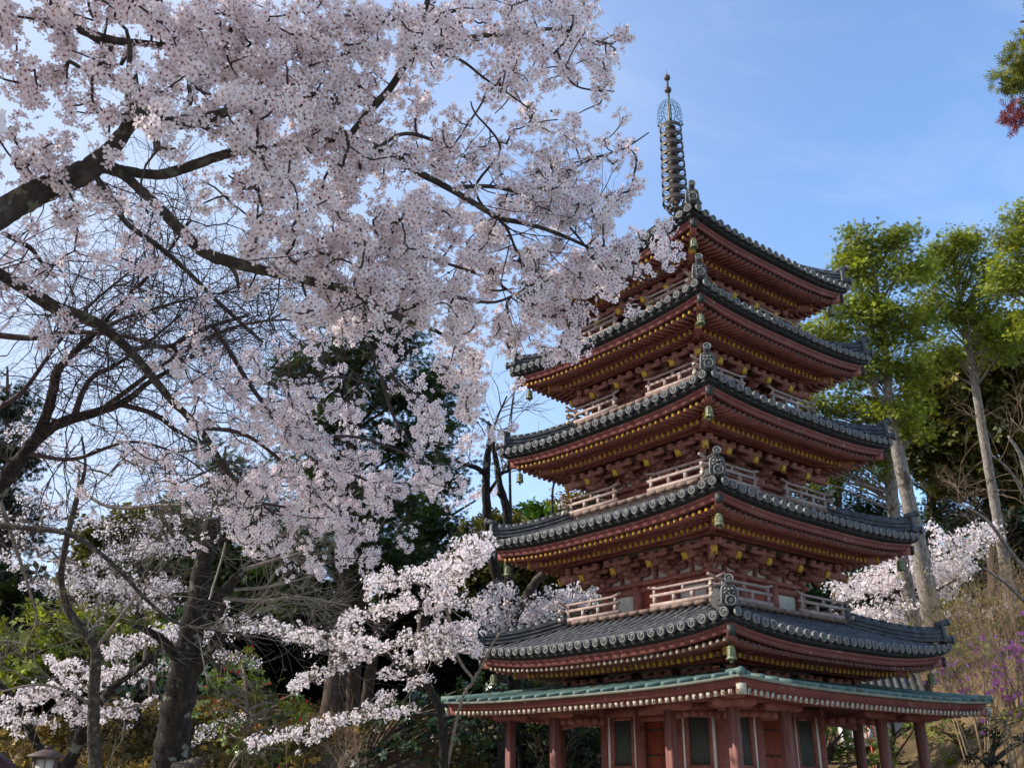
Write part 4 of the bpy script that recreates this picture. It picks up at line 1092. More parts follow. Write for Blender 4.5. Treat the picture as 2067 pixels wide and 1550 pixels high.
# small bronze-green young leaves among the flowers
lt = (np.array([(0, 0, 0), (0.28, 0.45, 0.08), (0, 1, 0), (-0.28, 0.45, 0.08)], float), [np.array([[0, 1, 2, 3]])], np.ones((4, 3)))
li = RNG.choice(len(Pn), int(len(Pn) * 0.35)); lp = np.repeat(Pn[li], 3, 0) + RNG.normal(0, 0.016, (len(li) * 3, 3))
yl = MB(); scatter(yl, lt, lp - CHL, frames(rand_dir(len(lp))), RNG.uniform(0.012, 0.026, len(lp)), np.array([0.16, 0.13, 0.03]) * RNG.uniform(0.6, 1.5, (len(lp), 1)))
for P in S_near[4:8] + S_far[:5]:   # bare budding twigs among the blossoms
    for _ in range(9):
        i = RNG.integers(2, len(P)); t_ = P[i] - P[i - 1]; t_ /= np.linalg.norm(t_)
        grow(wood, P[i] - CHL, t_ * 0.4 + rand_dir(1)[0], RNG.uniform(0.3, 0.6), 0.0035, 2, 4, 1, 0.0, 0.9, 0.8, (2, 4))
wood.build('trunk', [M['bark'], M['twig']], CH, smooth=True)
cr = bl.build('crown', [M['petal']], CH)
yl.build('young_leaves', [M['leaf']], CH)
print('flower clusters', len(Pn), len(Pf), len(Po))
# ------------------------------------------------------------------ blossom sprays on the other cherries
def spray_nodes(sprays, d, dens, dj):
    """points along traced sprays: rows ([(x, y)...], half width px, density)"""
    out = []
    for pts, hw, q in sprays:
        S = spline(np.array(pts, float), 10) if len(pts) > 2 else np.linspace(pts[0], pts[1], 12)
        L = np.hypot(*np.diff(S, axis=0).T).sum() + 2 * hw
        hw = hw * 0.66; n = RNG.poisson(L * hw * 2 * dens * 1.3 * q)
        i = RNG.integers(0, len(S), n)
        e = RNG.normal(0, 0.5, (n, 2)) * [hw * 1.0, hw]
        xy = S[i] + e + RNG.uniform(-8, 8, (n, 2))
        dz = d + RNG.normal(0, dj, n)
        out.append(UV(xy, dz))
    return np.vstack(out)
def base_of(B, d):
    x, y = U(B[0][0], B[0][1], d)[:2]
    return np.array([x, y, float(gz(x, y))])
def to_ground(P, r):
    """continue the first point of a trunk straight down to the soil"""
    g = float(gz(P[0, 0], P[0, 1])) - 0.15
    if P[0, 2] > g + 0.1:
        lean = (P[0] - P[min(3, len(P) - 1)]) ; lean = lean / max(abs(lean[2]), 0.2)
        k = min(1.0, 0.6)
        q = P[0] + np.array([lean[0] * k, lean[1] * k, -1.0]) * (P[0, 2] - g)
        q[2] = g
        return np.vstack([q, (q + P[0]) / 2, P]), np.concatenate([[r[0] * 1.25, r[0] * 1.08], r])
    return P, r
def cherry(label, d, branches, sprays, dens=0.012, dj=0.5, per=8, rc=0.066, fr=0.0225, group=None, bark='lichen', twig='twig_grey', tint=(1, 1, 1), tr0=0.0025, maxlen=2.5, off=None, name='cherry_tree'):
    P0, r0 = px_branch(branches[0], d)
    P0, r0 = to_ground(P0, r0)
    loc = P0[0].copy(); loc[2] = float(gz(loc[0], loc[1]))
    root = thing(name, loc, label, 'tree', group)
    wd = MB(); allP = []
    for i, B in enumerate(branches):
        P, r = (P0, r0) if i == 0 else px_branch(B, d)
        if off is not None and i: P = P + np.linspace(0, 1, len(P))[:, None] * RNG.normal(0, off, 3) * [0.3, 1, 0.1]
        wd.tube(P - loc, r, 9 if r.max() > 0.05 else 6, 0 if r.max() > 0.035 else 1, wob=0.07 if r.max() > 0.05 else 0); allP.append(P)
    if sprays:
        nodes = spray_nodes(sprays, d, dens, dj)
        twig_tree(wd, np.vstack(allP) - loc, nodes - loc, r0=tr0, rs=0.0022, k=4, m=1, rmax=0.03, maxlen=maxlen)
        bl = MB(); clusters(bl, nodes - loc, per, rc, fr, FL_SIMPLE, tint=tint, down=0.0)
        bl.build('crown', [M['petal']], root)
    wd.build('trunk', [M[bark], M[twig]], root, smooth=True)
    return root, allP, loc

# ------------------------------------------------------------------ foliage trees
def leaf_fan(n=7, L=1.0, wd=0.13, ang=1.0):
    V = []; F = []
    for i in range(n):
        t = i / (n - 1) - 0.5; b = len(V); y0 = 0.30 * (1 - abs(t)) * (1 if i % 2 else 0.7)
        dx, dy = math.sin(t * 2 * ang), math.cos(t * 2 * ang); l = L * (1 - 0.45 * abs(t)) * 0.72
        V += [(0, y0, 0), (dx * l * 0.5 + dy * wd, y0 + dy * l * 0.5 - dx * wd, -0.03), (dx * l, y0 + dy * l, -0.12 * l), (dx * l * 0.5 - dy * wd, y0 + dy * l * 0.5 + dx * wd, -0.03)]
        F.append([b, b + 1, b + 2, b + 3])
    return np.array(V), [np.array(F)], np.ones((len(V), 3))
FAN = leaf_fan(7, 1.0, 0.062, 1.0)
def leaf_whorl(n=5):
    V = []; F = []
    for i in range(n):
        a = i * 2 * math.pi / n + 0.3 * (i % 2); b = len(V); c, s = math.cos(a), math.sin(a)
        for r, t, z in ((0.05, 0, 0), (0.55, -0.26, 0.06), (1.0, 0, -0.08), (0.55, 0.26, 0.06)):
            V.append((r * c - t * s, r * s + t * c, z))
        F.append([b, b + 1, b + 2, b + 3])
    return np.array(V), [np.array(F)], np.ones((len(V), 3))
WHORL = leaf_whorl()
CAMX = _CR[:, 0]; FWD = np.array([-CAMX[1], CAMX[0], 0])
def boughs(ells, d, n_per, size, dens=1.0, shell=0.55, thick=0.9, sub=0):
    """clump centres and their outward directions in ellipsoids given as photo ellipses (cx, cy, rx, ry) at depth d"""
    P, N, I = [], [], []
    for k, e in enumerate(ells):
        cx, cy, rx, ry = e[:4]; dd = d + (e[4] if len(e) > 4 else 0)
        c = U(cx, cy, dd); a, b = rx * dd / FPX, ry * dd / FPX
        n = max(3, int(dens * n_per * (rx * ry * dd * dd / FPX ** 2) / size ** 2))
        if sub:      # a bough is a few flat pads, not one ball
            m_ = sub; cc = rand_dir(m_) * RNG.uniform(0.25, 0.85, m_)[:, None]; w_ = RNG.integers(0, m_, n)
            u = rand_dir(n); q = cc[w_] + u * (RNG.uniform(0.35, 1, n) ** 0.5)[:, None] * np.array([0.46, 0.46, 0.26])
            P.append(c + q[:, :1] * a * CAMX + q[:, 1:2] * a * thick * FWD + q[:, 2:3] * b * np.array([0, 0, 1.0]))
            u = u + cc[w_] * 0.8; u[:, 2] += 0.25; u /= np.linalg.norm(u, axis=1)[:, None]
            N.append(u[:, :1] * CAMX + u[:, 1:2] * FWD + u[:, 2:3] * np.array([0, 0, 1.0])); I.append(np.full(n, k))
            continue
        u = rand_dir(n); r = RNG.uniform(shell ** 3, 1, n) ** (1 / 3)
        r *= 1 + 0.16 * np.sin(u[:, 0] * 7 + k) * np.cos(u[:, 2] * 6 + 2 * k)
        q = u * r[:, None]
        P.append(c + q[:, :1] * a * CAMX + q[:, 1:2] * a * thick * FWD + q[:, 2:3] * b * np.array([0, 0, 1.0]))
        N.append(u[:, :1] * CAMX + u[:, 1:2] * FWD + u[:, 2:3] * np.array([0, 0, 1.0])); I.append(np.full(n, k))
    return np.vstack(P), np.vstack(N), np.concatenate(I)
def foliage(mb, P, N, fan, col, size, per, rad, droop=0.35, var=0.28, yellow=0.25, flat=0.5):
    """leaf clumps: per leaves round every P, two tones of green that vary clump by clump"""
    n = len(P); k = RNG.poisson(per, n) + 1; idx = np.repeat(np.arange(n), k); m = len(idx)
    o = np.clip(RNG.normal(0, 1, (m, 3)), -1.9, 1.9) * [1, 1, flat] * rad
    pos = P[idx] + o
    out = N[idx] * 0.8 + o / rad * 0.45 + RNG.normal(0, 0.45, (m, 3)); out[:, 2] -= droop
    out /= np.linalg.norm(out, axis=1)[:, None]
    up = RNG.normal(0, 0.55, (m, 3)) + [0, 0, 1.0] + N[idx] * 0.4
    Z = up - out * (up * out).sum(1)[:, None]; Z /= np.linalg.norm(Z, axis=1)[:, None]
    X = np.cross(out, Z)
    R = np.stack([X, out, Z], -1)
    cl = np.exp(RNG.normal(0, var, n)); hue = np.clip(RNG.normal(yellow, 0.22, n), 0, 1)
    C = np.array(col[0]) * (1 - hue[:, None]) + np.array(col[1]) * hue[:, None]
    C = (C * cl[:, None])[idx] * np.exp(RNG.normal(0, 0.14, (m, 1)))
    scatter(mb, fan, pos, R, size * RNG.uniform(0.7, 1.25, m), C)
GREENS = {
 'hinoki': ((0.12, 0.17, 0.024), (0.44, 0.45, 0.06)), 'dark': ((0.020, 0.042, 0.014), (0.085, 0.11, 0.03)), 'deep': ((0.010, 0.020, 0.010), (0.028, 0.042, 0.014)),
 'yellow': ((0.11, 0.15, 0.018), (0.32, 0.31, 0.04)), 'olive': ((0.10, 0.10, 0.025), (0.26, 0.20, 0.05)), 'gold': ((0.18, 0.13, 0.03), (0.36, 0.23, 0.05)),
 'glossy': ((0.012, 0.035, 0.012), (0.045, 0.085, 0.025)), 'camellia': ((0.05, 0.10, 0.018), (0.24, 0.27, 0.05)), 'oak': ((0.075, 0.08, 0.022), (0.27, 0.22, 0.055)), 'fresh': ((0.07, 0.14, 0.02), (0.20, 0.28, 0.04)),
 'ochre': ((0.11, 0.075, 0.032), (0.26, 0.18, 0.07)), 'bluegreen': ((0.02, 0.045, 0.03), (0.06, 0.10, 0.05))}
def tree(name, label, d, trunk, ells, kind, size=0.23, n_per=5.9, per=18, rad=None, fan=None, bark='bark_brown', limbs=True, group=None, droop=0.35, m='leaf', dens=1.0, yellow=0.25, flowers=None, cat='tree', extra=(), shell=0.5, var=0.28):
    if trunk:
        P, r = px_branch(trunk, d); P, r = to_ground(P, r)
    else:
        e = max(ells, key=lambda q: q[1]); c = U(e[0], e[1], d)
        g = np.array([c[0], c[1], float(gz(c[0], c[1])) - 0.1]); top = c if c[2] > g[2] + 0.5 else g + [0, 0, 0.8]
        P = np.linspace(g, top, 6); r = np.linspace(0.07, 0.03, 6)
    loc = P[0].copy(); loc[2] = float(gz(loc[0], loc[1]))
    root = thing(name, loc, label, cat, group)
    wd = MB(); wd.tube(P - loc, r, 10 if r.max() > 0.1 else 6, 0, wob=0.05 if r.max() > 0.1 else 0)
    for B in extra:
        Q, rq = px_branch(B, d); wd.tube(Q - loc, rq, 7, 0, wob=0.04)
    rad = rad or size * (1.5 if fan is not None else 1.35)
    C, N, I = boughs(ells, d, n_per, size * 1.9, dens, shell, sub=0 if (fan is not None) else (11 if kind == 'hinoki' else 7))
    if limbs:
        top = P[len(P) // 3:]
        sel = RNG.choice(len(C), min(len(C), 46), replace=False)
        for q in sel:
            j = np.abs(top[:, 2] - (C[q, 2] - 0.35 * np.hypot(*(C[q, :2] - top[0, :2])))).argmin()
            a, b = top[j], C[q]; mid = (a + b) / 2 + np.array([0, 0, 0.06 * np.linalg.norm(b - a)]) + RNG.normal(0, 0.05 * np.linalg.norm(b - a), 3)
            S = spline(np.array([a, mid, b]), 4); wd.tube(S - loc, np.linspace(min(0.05, r[-1] * 1.0 + 0.012), 0.008, len(S)), 5, 0, cap=False)
    fo = MB(); foliage(fo, C - loc, N, FAN if fan is None else fan, GREENS[kind], size, per, rad, droop, yellow=yellow, var=var)
    wd.build('trunk', [M[bark]], root, smooth=True)
    fo.build('crown', [M[m]], root)
    if flowers:
        n, fs, colr = flowers; q = RNG.choice(len(C), n); fp = C[q] + N[q] * rad * 1.2 + RNG.normal(0, rad * 0.5, (n, 3))
        fb = MB(); scatter(fb, FL_SIMPLE, fp - loc, frames(N[q] + RNG.normal(0, 0.4, (n, 3)) - FWD * 0.5), fs * RNG.uniform(0.7, 1.2, n), np.array(colr) * RNG.uniform(0.7, 1.2, (n, 1)))
        fb.build('blossom', [M['leaf']], root)
    return root

# --- tall pale-barked cypresses behind the pagoda
tree('cypress_tree', 'tall cypress with thick pale grey trunk and bright crown just beyond the pagoda roof tips', 30,
     [(1910, 1430, 24), (1888, 1290, 21), (1864, 1150, 18), (1843, 1050, 15.5), (1825, 970, 14), (1808, 890, 12), (1796, 820, 9.5), (1790, 740, 7.5), (1780, 650, 6.5), (1768, 570, 4), (1760, 500, 2)],
     [(1770, 510, 78, 48), (1725, 560, 50, 48), (1825, 560, 60, 55), (1715, 640, 62, 42), (1765, 640, 80, 45), (1840, 655, 62, 48), (1665, 685, 75, 34), (1745, 735, 95, 40), (1845, 740, 52, 45), (1810, 820, 62, 38), (1740, 480, 44, 26), (1815, 485, 44, 26), (1850, 860, 40, 30), (1760, 690, 60, 30), (1620, 670, 40, 20)],
     'hinoki', size=0.15, bark='bark_pale', yellow=0.45, n_per=7.6, per=26)
tree('cypress_tree', 'shorter cypress with slim pale trunk just left of the thickest pale trunk, drooping green crown', 31.5,
     [(1850, 1300, 15), (1830, 1180, 14), (1806, 1050, 13), (1795, 950, 12), (1780, 860, 10), (1768, 800, 8), (1752, 760, 5)],
     [(1680, 800, 70, 35), (1740, 830, 60, 45), (1660, 870, 60, 40), (1720, 900, 80, 40), (1640, 820, 40, 25), (1770, 930, 40, 45), (1650, 935, 60, 40)],
     'hinoki', size=0.15, bark='bark_pale', yellow=0.32, n_per=6.6, per=26, extra=[[(1774, 830, 7), (1758, 806, 6), (1745, 800, 4)]])
tree('cypress_tree', 'slender leaning cypress, its long bare pale trunk standing apart near the right edge', 34,
     [(2050, 1270, 12.5), (2032, 1160, 11.5), (2012, 1040, 10), (1988, 900, 9), (1966, 760, 7.5), (1948, 660, 6), (1935, 590, 5), (1925, 520, 2.5)],
     [(1930, 500, 60, 35), (1890, 550, 48, 42), (1960, 545, 62, 45), (1880, 630, 52, 45), (1990, 620, 58, 50), (1930, 620, 55, 45), (1900, 710, 52, 40), (2000, 700, 58, 45), (1950, 480, 40, 22)],
     'hinoki', size=0.15, bark='bark_pale', yellow=0.40, n_per=7.1, per=26)
tree('cypress_tree', 'bright green cypress crown rising highest at the right edge', 31,
     [(2150, 1300, 15), (2135, 1000, 13), (2120, 700, 8), (2110, 500, 4)],
     [(2090, 450, 70, 50), (2030, 490, 42, 34), (2080, 530, 80, 50), (2040, 570, 50, 40), (2110, 420, 50, 40), (2120, 620, 80, 60)],
     'hinoki', size=0.15, bark='bark_pale', yellow=0.45, n_per=7.6, per=26)
# --- dark wood behind them
tree('oak_tree', 'brownish evergreen oak in shade behind the slender leaning cypress', 44, [(2010, 1300, 14), (2000, 1000, 10), (1995, 800, 5)],
     [(1990, 780, 100, 80), (2050, 850, 80, 110), (1930, 840, 90, 100), (2060, 700, 60, 80), (1985, 940, 100, 80), (1880, 790, 60, 60), (1870, 900, 70, 70)], 'oak', size=0.32, fan=WHORL, n_per=5.5, per=18, droop=0.1)
tree('conifer_tree', 'dark conifer filling the gap between the two palest trunks', 46, [(1880, 1300, 12), (1880, 1000, 9), (1880, 850, 4)],
     [(1880, 860, 60, 60), (1880, 960, 80, 70), (1890, 1060, 70, 50)], 'dark', size=0.21, n_per=5.5, per=26)
tree('conifer_tree', 'dark conifer showing under the right eaves of the fourth and third roofs', 43, [(1690, 1300, 12), (1690, 1000, 9), (1690, 880, 4)],
     [(1690, 930, 70, 60), (1640, 1010, 80, 70), (1730, 1030, 60, 60), (1600, 1080, 60, 60)], 'dark', size=0.21, n_per=6.8, per=26)
tree('conifer_tree', 'dark conifer in deep shade at the right edge under the oak', 48, [(2040, 1300, 16), (2045, 1080, 13), (2050, 950, 5)],
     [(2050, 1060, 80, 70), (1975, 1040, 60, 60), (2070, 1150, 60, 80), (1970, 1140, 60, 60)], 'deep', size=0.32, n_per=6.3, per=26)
# --- tall dark conifers left of the pagoda
tree('cedar_tree', 'tall dark cedar with a thick brown trunk standing left of the pagoda', 24,
     [(655, 1580, 24), (663, 1470, 23), (677, 1380, 22), (688, 1270, 19), (696, 1150, 17), (703, 1000, 14), (712, 850, 10), (722, 720, 6), (732, 600, 3)],
     [(735, 640, 85, 50), (680, 690, 70, 50), (790, 700, 80, 60), (640, 740, 80, 60), (730, 770, 110, 70), (830, 800, 80, 70), (670, 860, 110, 70), (790, 880, 110, 80), (640, 960, 110, 70), (760, 990, 120, 80), (650, 1060, 110, 70), (760, 1090, 110, 70), (600, 1130, 90, 60), (640, 1210, 80, 50)],
     'dark', size=0.21, n_per=6.8, per=26, yellow=0.3)
tree('cedar_tree', 'narrow dark cedar rising in the gap between blossoms and the pagoda left eaves', 29,
     [(830, 1500, 13), (860, 1200, 11), (880, 950, 7), (888, 720, 2)],
     [(888, 760, 35, 60), (890, 850, 52, 70), (900, 950, 60, 70), (880, 1040, 60, 60), (850, 1110, 60, 60)], 'dark', size=0.21, n_per=7.2, per=26, yellow=0.15)
tree('cedar_tree', 'upright cedar with ridged grey-brown trunk right beside the thickest cedar trunk', 25,
     [(722, 1580, 17), (716, 1470, 16), (713, 1390, 15), (722, 1270, 13), (730, 1180, 12), (735, 1060, 8)],
     [(740, 1120, 80, 60), (690, 1160, 60, 50), (800, 1150, 60, 50)], 'dark', size=0.21, n_per=5.9, per=26)
tree('cedar_tree', 'thin cedar leaning to the right behind the two brown cedar trunks', 27,
     [(722, 1560, 13), (738, 1430, 12), (752, 1330, 11), (770, 1230, 9), (785, 1130, 6)], [(800, 1130, 70, 50), (850, 1180, 60, 50)], 'deep', size=0.21, n_per=5.9, per=26)
tree('cedar_tree', 'dark cedar cut by the left edge behind the leafless branches', 28,
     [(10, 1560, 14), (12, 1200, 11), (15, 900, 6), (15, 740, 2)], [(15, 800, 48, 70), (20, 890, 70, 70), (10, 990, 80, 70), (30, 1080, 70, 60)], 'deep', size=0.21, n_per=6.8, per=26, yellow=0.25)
tree('cedar_tree', 'mid green cedar behind the broken old trunk', 27,
     [(440, 1560, 12), (445, 1250, 10), (450, 1000, 5), (455, 900, 2)], [(455, 960, 80, 60), (420, 1040, 100, 60), (520, 1060, 90, 70), (440, 1140, 110, 70), (550, 1170, 90, 70)], 'dark', size=0.21, n_per=6.8, per=26, yellow=0.5)
# --- evergreen and golden broadleaf trees, far left
tree('evergreen_tree', 'golden olive evergreen tree with rounded crown behind the broken old trunk', 30, [(310, 1560, 9), (305, 1300, 7), (300, 1120, 4)],
     [(310, 1060, 80, 45), (250, 1110, 90, 55), (360, 1120, 90, 60), (290, 1170, 110, 60), (200, 1180, 70, 50)], 'olive', size=0.23, fan=WHORL, n_per=5.9, per=18, droop=0.0, yellow=0.15)
tree('evergreen_tree', 'yellow-green evergreen tree behind the thin dark trunk at the left', 22, [(150, 1560, 8), (150, 1400, 7), (150, 1300, 4)],
     [(120, 1275, 100, 50), (230, 1265, 80, 45), (60, 1330, 90, 50), (190, 1330, 100, 50), (310, 1290, 60, 50), (20, 1270, 40, 50)], 'yellow', size=0.15, fan=WHORL, n_per=2.6, per=12, droop=0.0, yellow=0.4)
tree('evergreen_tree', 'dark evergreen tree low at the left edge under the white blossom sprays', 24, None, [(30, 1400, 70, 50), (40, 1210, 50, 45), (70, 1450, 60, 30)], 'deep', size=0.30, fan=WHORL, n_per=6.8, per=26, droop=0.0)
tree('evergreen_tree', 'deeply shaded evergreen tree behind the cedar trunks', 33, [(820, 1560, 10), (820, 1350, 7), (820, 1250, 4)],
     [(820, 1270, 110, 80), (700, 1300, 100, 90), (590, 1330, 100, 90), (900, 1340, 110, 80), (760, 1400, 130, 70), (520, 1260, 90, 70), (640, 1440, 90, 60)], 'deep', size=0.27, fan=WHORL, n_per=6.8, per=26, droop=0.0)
tree('evergreen_tree', 'olive green tree rising behind the two lichen-covered trunks', 42, [(1000, 1500, 9), (1000, 1250, 7), (1000, 1100, 4)],
     [(990, 1080, 60, 40), (960, 1140, 70, 50), (1040, 1130, 70, 50), (1000, 1200, 90, 60), (1100, 1180, 90, 60)], 'olive', size=0.27, fan=WHORL, n_per=5.9, per=18, droop=0.0, yellow=0.05)
tree('evergreen_tree', 'fresh green tree top showing beside the second roof ridge end', 45, [(1090, 1400, 8), (1090, 1200, 6), (1085, 1060, 3)],
     [(1085, 1045, 38, 28), (1120, 1070, 50, 28), (1060, 1085, 40, 24)], 'fresh', size=0.26, fan=WHORL, n_per=5.9, per=18, droop=0.0)
tree('maple_tree', 'small golden tree top behind the balcony end above the second roof', 47, [(1150, 1400, 8), (1150, 1200, 6), (1150, 1040, 3)],
     [(1150, 1020, 40, 18), (1195, 1025, 30, 16), (1125, 1050, 30, 18)], 'gold', size=0.23, fan=WHORL, n_per=5.5, per=18, droop=0.0)
tree('evergreen_tree', 'shaded evergreen tree filling the view between the left posts of the pagoda', 29, None,
     [(1080, 1420, 100, 60), (1180, 1430, 100, 60), (1060, 1500, 110, 60), (1200, 1510, 100, 60), (1130, 1470, 110, 60), (1270, 1450, 60, 70)], 'deep', size=0.22, fan=WHORL, n_per=2.2, per=12, droop=0.0)
# --- shrubs
tree('camellia_bush', 'glossy camellia bush dotted with red flowers right of the broken old trunk', 16, [(500, 1570, 5), (500, 1450, 4), (495, 1370, 3)],
     [(455, 1345, 45, 40), (500, 1390, 60, 50), (440, 1410, 50, 45), (540, 1440, 55, 50), (470, 1470, 60, 45), (560, 1510, 60, 45), (500, 1540, 70, 40), (590, 1440, 30, 40)],
     'camellia', size=0.085, fan=WHORL, n_per=0.85, per=9, rad=0.17, droop=0.0, m='glossy', flowers=(30, 0.034, (0.62, 0.03, 0.035)), cat='bush', bark='twig_grey', yellow=0.35)
tree('evergreen_bush', 'dark glossy evergreen bush left of the pagoda posts', 19, None,
     [(800, 1490, 90, 60), (900, 1480, 90, 60), (980, 1490, 60, 70), (850, 1430, 80, 40), (960, 1410, 60, 40), (740, 1540, 60, 40)], 'glossy', size=0.12, fan=WHORL, n_per=1.3, per=8, rad=0.2, droop=0.2, m='glossy', cat='bush')
tree('evergreen_bush', 'dim green bush seen between the left posts of the pagoda', 26.5, None,
     [(1070, 1480, 60, 70), (1150, 1490, 70, 60), (1220, 1490, 50, 60), (1110, 1430, 60, 40)], 'dark', size=0.16, fan=WHORL, n_per=1.8, per=8, rad=0.25, cat='bush', yellow=0.4)
tree('evergreen_bush', 'sunlit yellow-green bush seen between the right posts of the pagoda', 26.5, None,
     [(1690, 1490, 50, 50), (1740, 1510, 50, 40), (1660, 1540, 60, 30), (1710, 1455, 30, 25)], 'fresh', size=0.13, fan=WHORL, n_per=1.2, per=8, rad=0.2, droop=0.0, cat='bush', yellow=0.5)
tree('evergreen_bush', 'light green bush right of the rightmost pagoda post', 25, None,
     [(1925, 1470, 45, 35), (1985, 1480, 50, 40), (1890, 1510, 40, 40), (1950, 1530, 70, 30), (2030, 1450, 30, 30)], 'yellow', size=0.13, fan=WHORL, n_per=0.9, per=7, rad=0.22, droop=0.0, cat='bush', yellow=0.35)
tree('evergreen_bush', 'dark scrubby bush in the bottom right corner', 21, None,
     [(2040, 1510, 40, 40), (2060, 1470, 30, 30), (1995, 1545, 40, 20)], 'deep', size=0.12, fan=WHORL, n_per=0.9, per=8, rad=0.2, cat='bush')
tree('evergreen_bush', 'loose green bush with pale gaps behind the rightmost pagoda posts', 27, None,
     [(1785, 1470, 22, 30), (1858, 1480, 26, 40), (1800, 1535, 30, 20)], 'camellia', size=0.13, fan=WHORL, n_per=0.35, per=7, rad=0.25, cat='bush', yellow=0.6)
# ------------------------------------------------------------------ the other cherries
cherry('young cherry with thin forked stem and long white sprays beside the pagoda skirt roof', 13.5,
  [[(898, 1590, 10), (896, 1540, 9.5), (893, 1450, 9), (885, 1425, 8), (868, 1392, 8), (848, 1365, 7.5), (810, 1341, 7), (780, 1320, 6), (740, 1305, 4), (700, 1290, 3), (640, 1280, 2)],
   [(893, 1450, 6), (880, 1441, 5), (850, 1442, 3.5), (790, 1448, 3), (720, 1458, 2.5), (640, 1478, 2), (560, 1490, 1.2)],
   [(780, 1320, 4), (745, 1319, 3.5), (700, 1335, 3), (660, 1352, 2.2), (600, 1395, 1.5), (565, 1412, 1)],
   [(902, 1550, 4), (915, 1480, 3.5), (930, 1420, 3), (942, 1390, 3), (955, 1372, 3), (935, 1345, 3.5), (922, 1320, 3.5), (914, 1290, 3.5), (908, 1250, 3.5), (896, 1215, 3), (890, 1150, 2), (920, 1100, 1.5)],
   [(955, 1372, 3), (975, 1340, 2.5), (1000, 1290, 2), (1040, 1240, 1.5)], [(848, 1365, 4), (870, 1300, 3), (880, 1340, 2), (900, 1300, 2)],
   [(908, 1250, 3), (870, 1235, 2.5), (820, 1222, 2), (760, 1228, 1.5), (700, 1245, 1.2)], [(896, 1215, 3), (850, 1180, 2), (800, 1172, 1.5)]],
  [([(505, 1500), (600, 1480), (680, 1452), (760, 1440), (835, 1436)], 17, 1.0), ([(725, 1425), (760, 1415), (790, 1405)], 12, 0.9), ([(600, 1515), (640, 1480), (680, 1470)], 12, 0.7),
   ([(590, 1383), (640, 1362), (700, 1337), (750, 1322)], 15, 1.0), ([(540, 1265), (600, 1278), (660, 1282), (720, 1290), (770, 1305)], 22, 1.0), ([(620, 1300), (680, 1305), (740, 1320)], 14, 0.9),
   ([(690, 1258), (760, 1232), (830, 1216)], 20, 1.0), ([(745, 1180), (800, 1170), (870, 1155), (930, 1140), (985, 1110)], 32, 1.1), ([(870, 1230), (900, 1180), (930, 1130), (945, 1095)], 40, 1.0), ([(960, 1140), (985, 1090)], 26, 0.8),
   ([(800, 1300), (880, 1282), (960, 1268)], 28, 1.1), ([(810, 1332), (880, 1318), (960, 1305)], 24, 1.0), ([(775, 1362), (820, 1362), (870, 1368)], 12, 0.9), ([(820, 1382), (845, 1378)], 10, 0.8), ([(900, 1215), (960, 1220), (990, 1235)], 24, 0.7)],
  dens=0.0115, dj=0.55)
cherry('white blossoming cherry with leaning lichened trunk above the garden lamp', 15,
  [[(128, 1590, 15), (140, 1540, 14), (160, 1490, 12), (185, 1440, 10), (230, 1385, 8), (290, 1340, 7), (330, 1312, 6), (380, 1295, 3), (430, 1285, 2)],
   [(75, 1505, 8), (55, 1460, 8), (35, 1420, 7), (-10, 1370, 6)], [(185, 1440, 5), (150, 1400, 4), (100, 1370, 3), (40, 1370, 2)], [(230, 1385, 4), (180, 1360, 3), (120, 1350, 2)], [(290, 1340, 4), (300, 1290, 3), (330, 1270, 2)], [(185, 1440, 4), (240, 1430, 3), (310, 1420, 2)],
   [(140, 1540, 8), (120, 1545, 8), (75, 1505, 8)]],
  [([(0, 1420), (70, 1400), (150, 1375), (240, 1352)], 28, 1.0), ([(0, 1452), (50, 1450), (105, 1455)], 15, 1.2), ([(120, 1425), (200, 1440), (310, 1420)], 26, 1.1), ([(210, 1315), (280, 1295), (355, 1272)], 26, 1.1), ([(100, 1340), (200, 1350)], 20, 0.7), ([(30, 1475), (40, 1480)], 12, 0.8), ([(150, 1460), (180, 1455)], 14, 0.8), ([(250, 1380), (330, 1345)], 18, 0.6)],
  dens=0.011, dj=0.6)
cherry('far white cherry, pale blossom layers behind the leafless branches at the left', 23,
  [[(270, 1560, 8), (280, 1400, 7), (285, 1300, 6), (290, 1200, 5), (280, 1120, 3)], [(285, 1250, 4), (220, 1200, 3), (150, 1170, 2)], [(288, 1220, 4), (340, 1190, 3), (380, 1150, 2)], [(290, 1180, 3), (240, 1130, 2)]],
  [([(140, 1170), (240, 1185), (350, 1185)], 34, 0.9), ([(190, 1130), (290, 1108), (370, 1095)], 30, 0.9), ([(170, 1230), (270, 1225), (340, 1230)], 24, 0.7), ([(30, 1090), (100, 1120), (160, 1150)], 26, 0.35), ([(280, 1060), (360, 1050)], 24, 0.6), ([(0, 1120), (40, 1140)], 24, 0.3), ([(60, 1180), (120, 1190)], 24, 0.4), ([(30, 860), (110, 910), (200, 960)], 46, 0.28), ([(240, 900), (350, 950), (490, 1005)], 46, 0.40), ([(50, 990), (130, 1040), (230, 1070)], 46, 0.30), ([(0, 1050), (60, 1080)], 40, 0.3)],
  dens=0.011, dj=0.9, per=8, rc=0.13, fr=0.031, tint=(0.97, 0.97, 1.0))
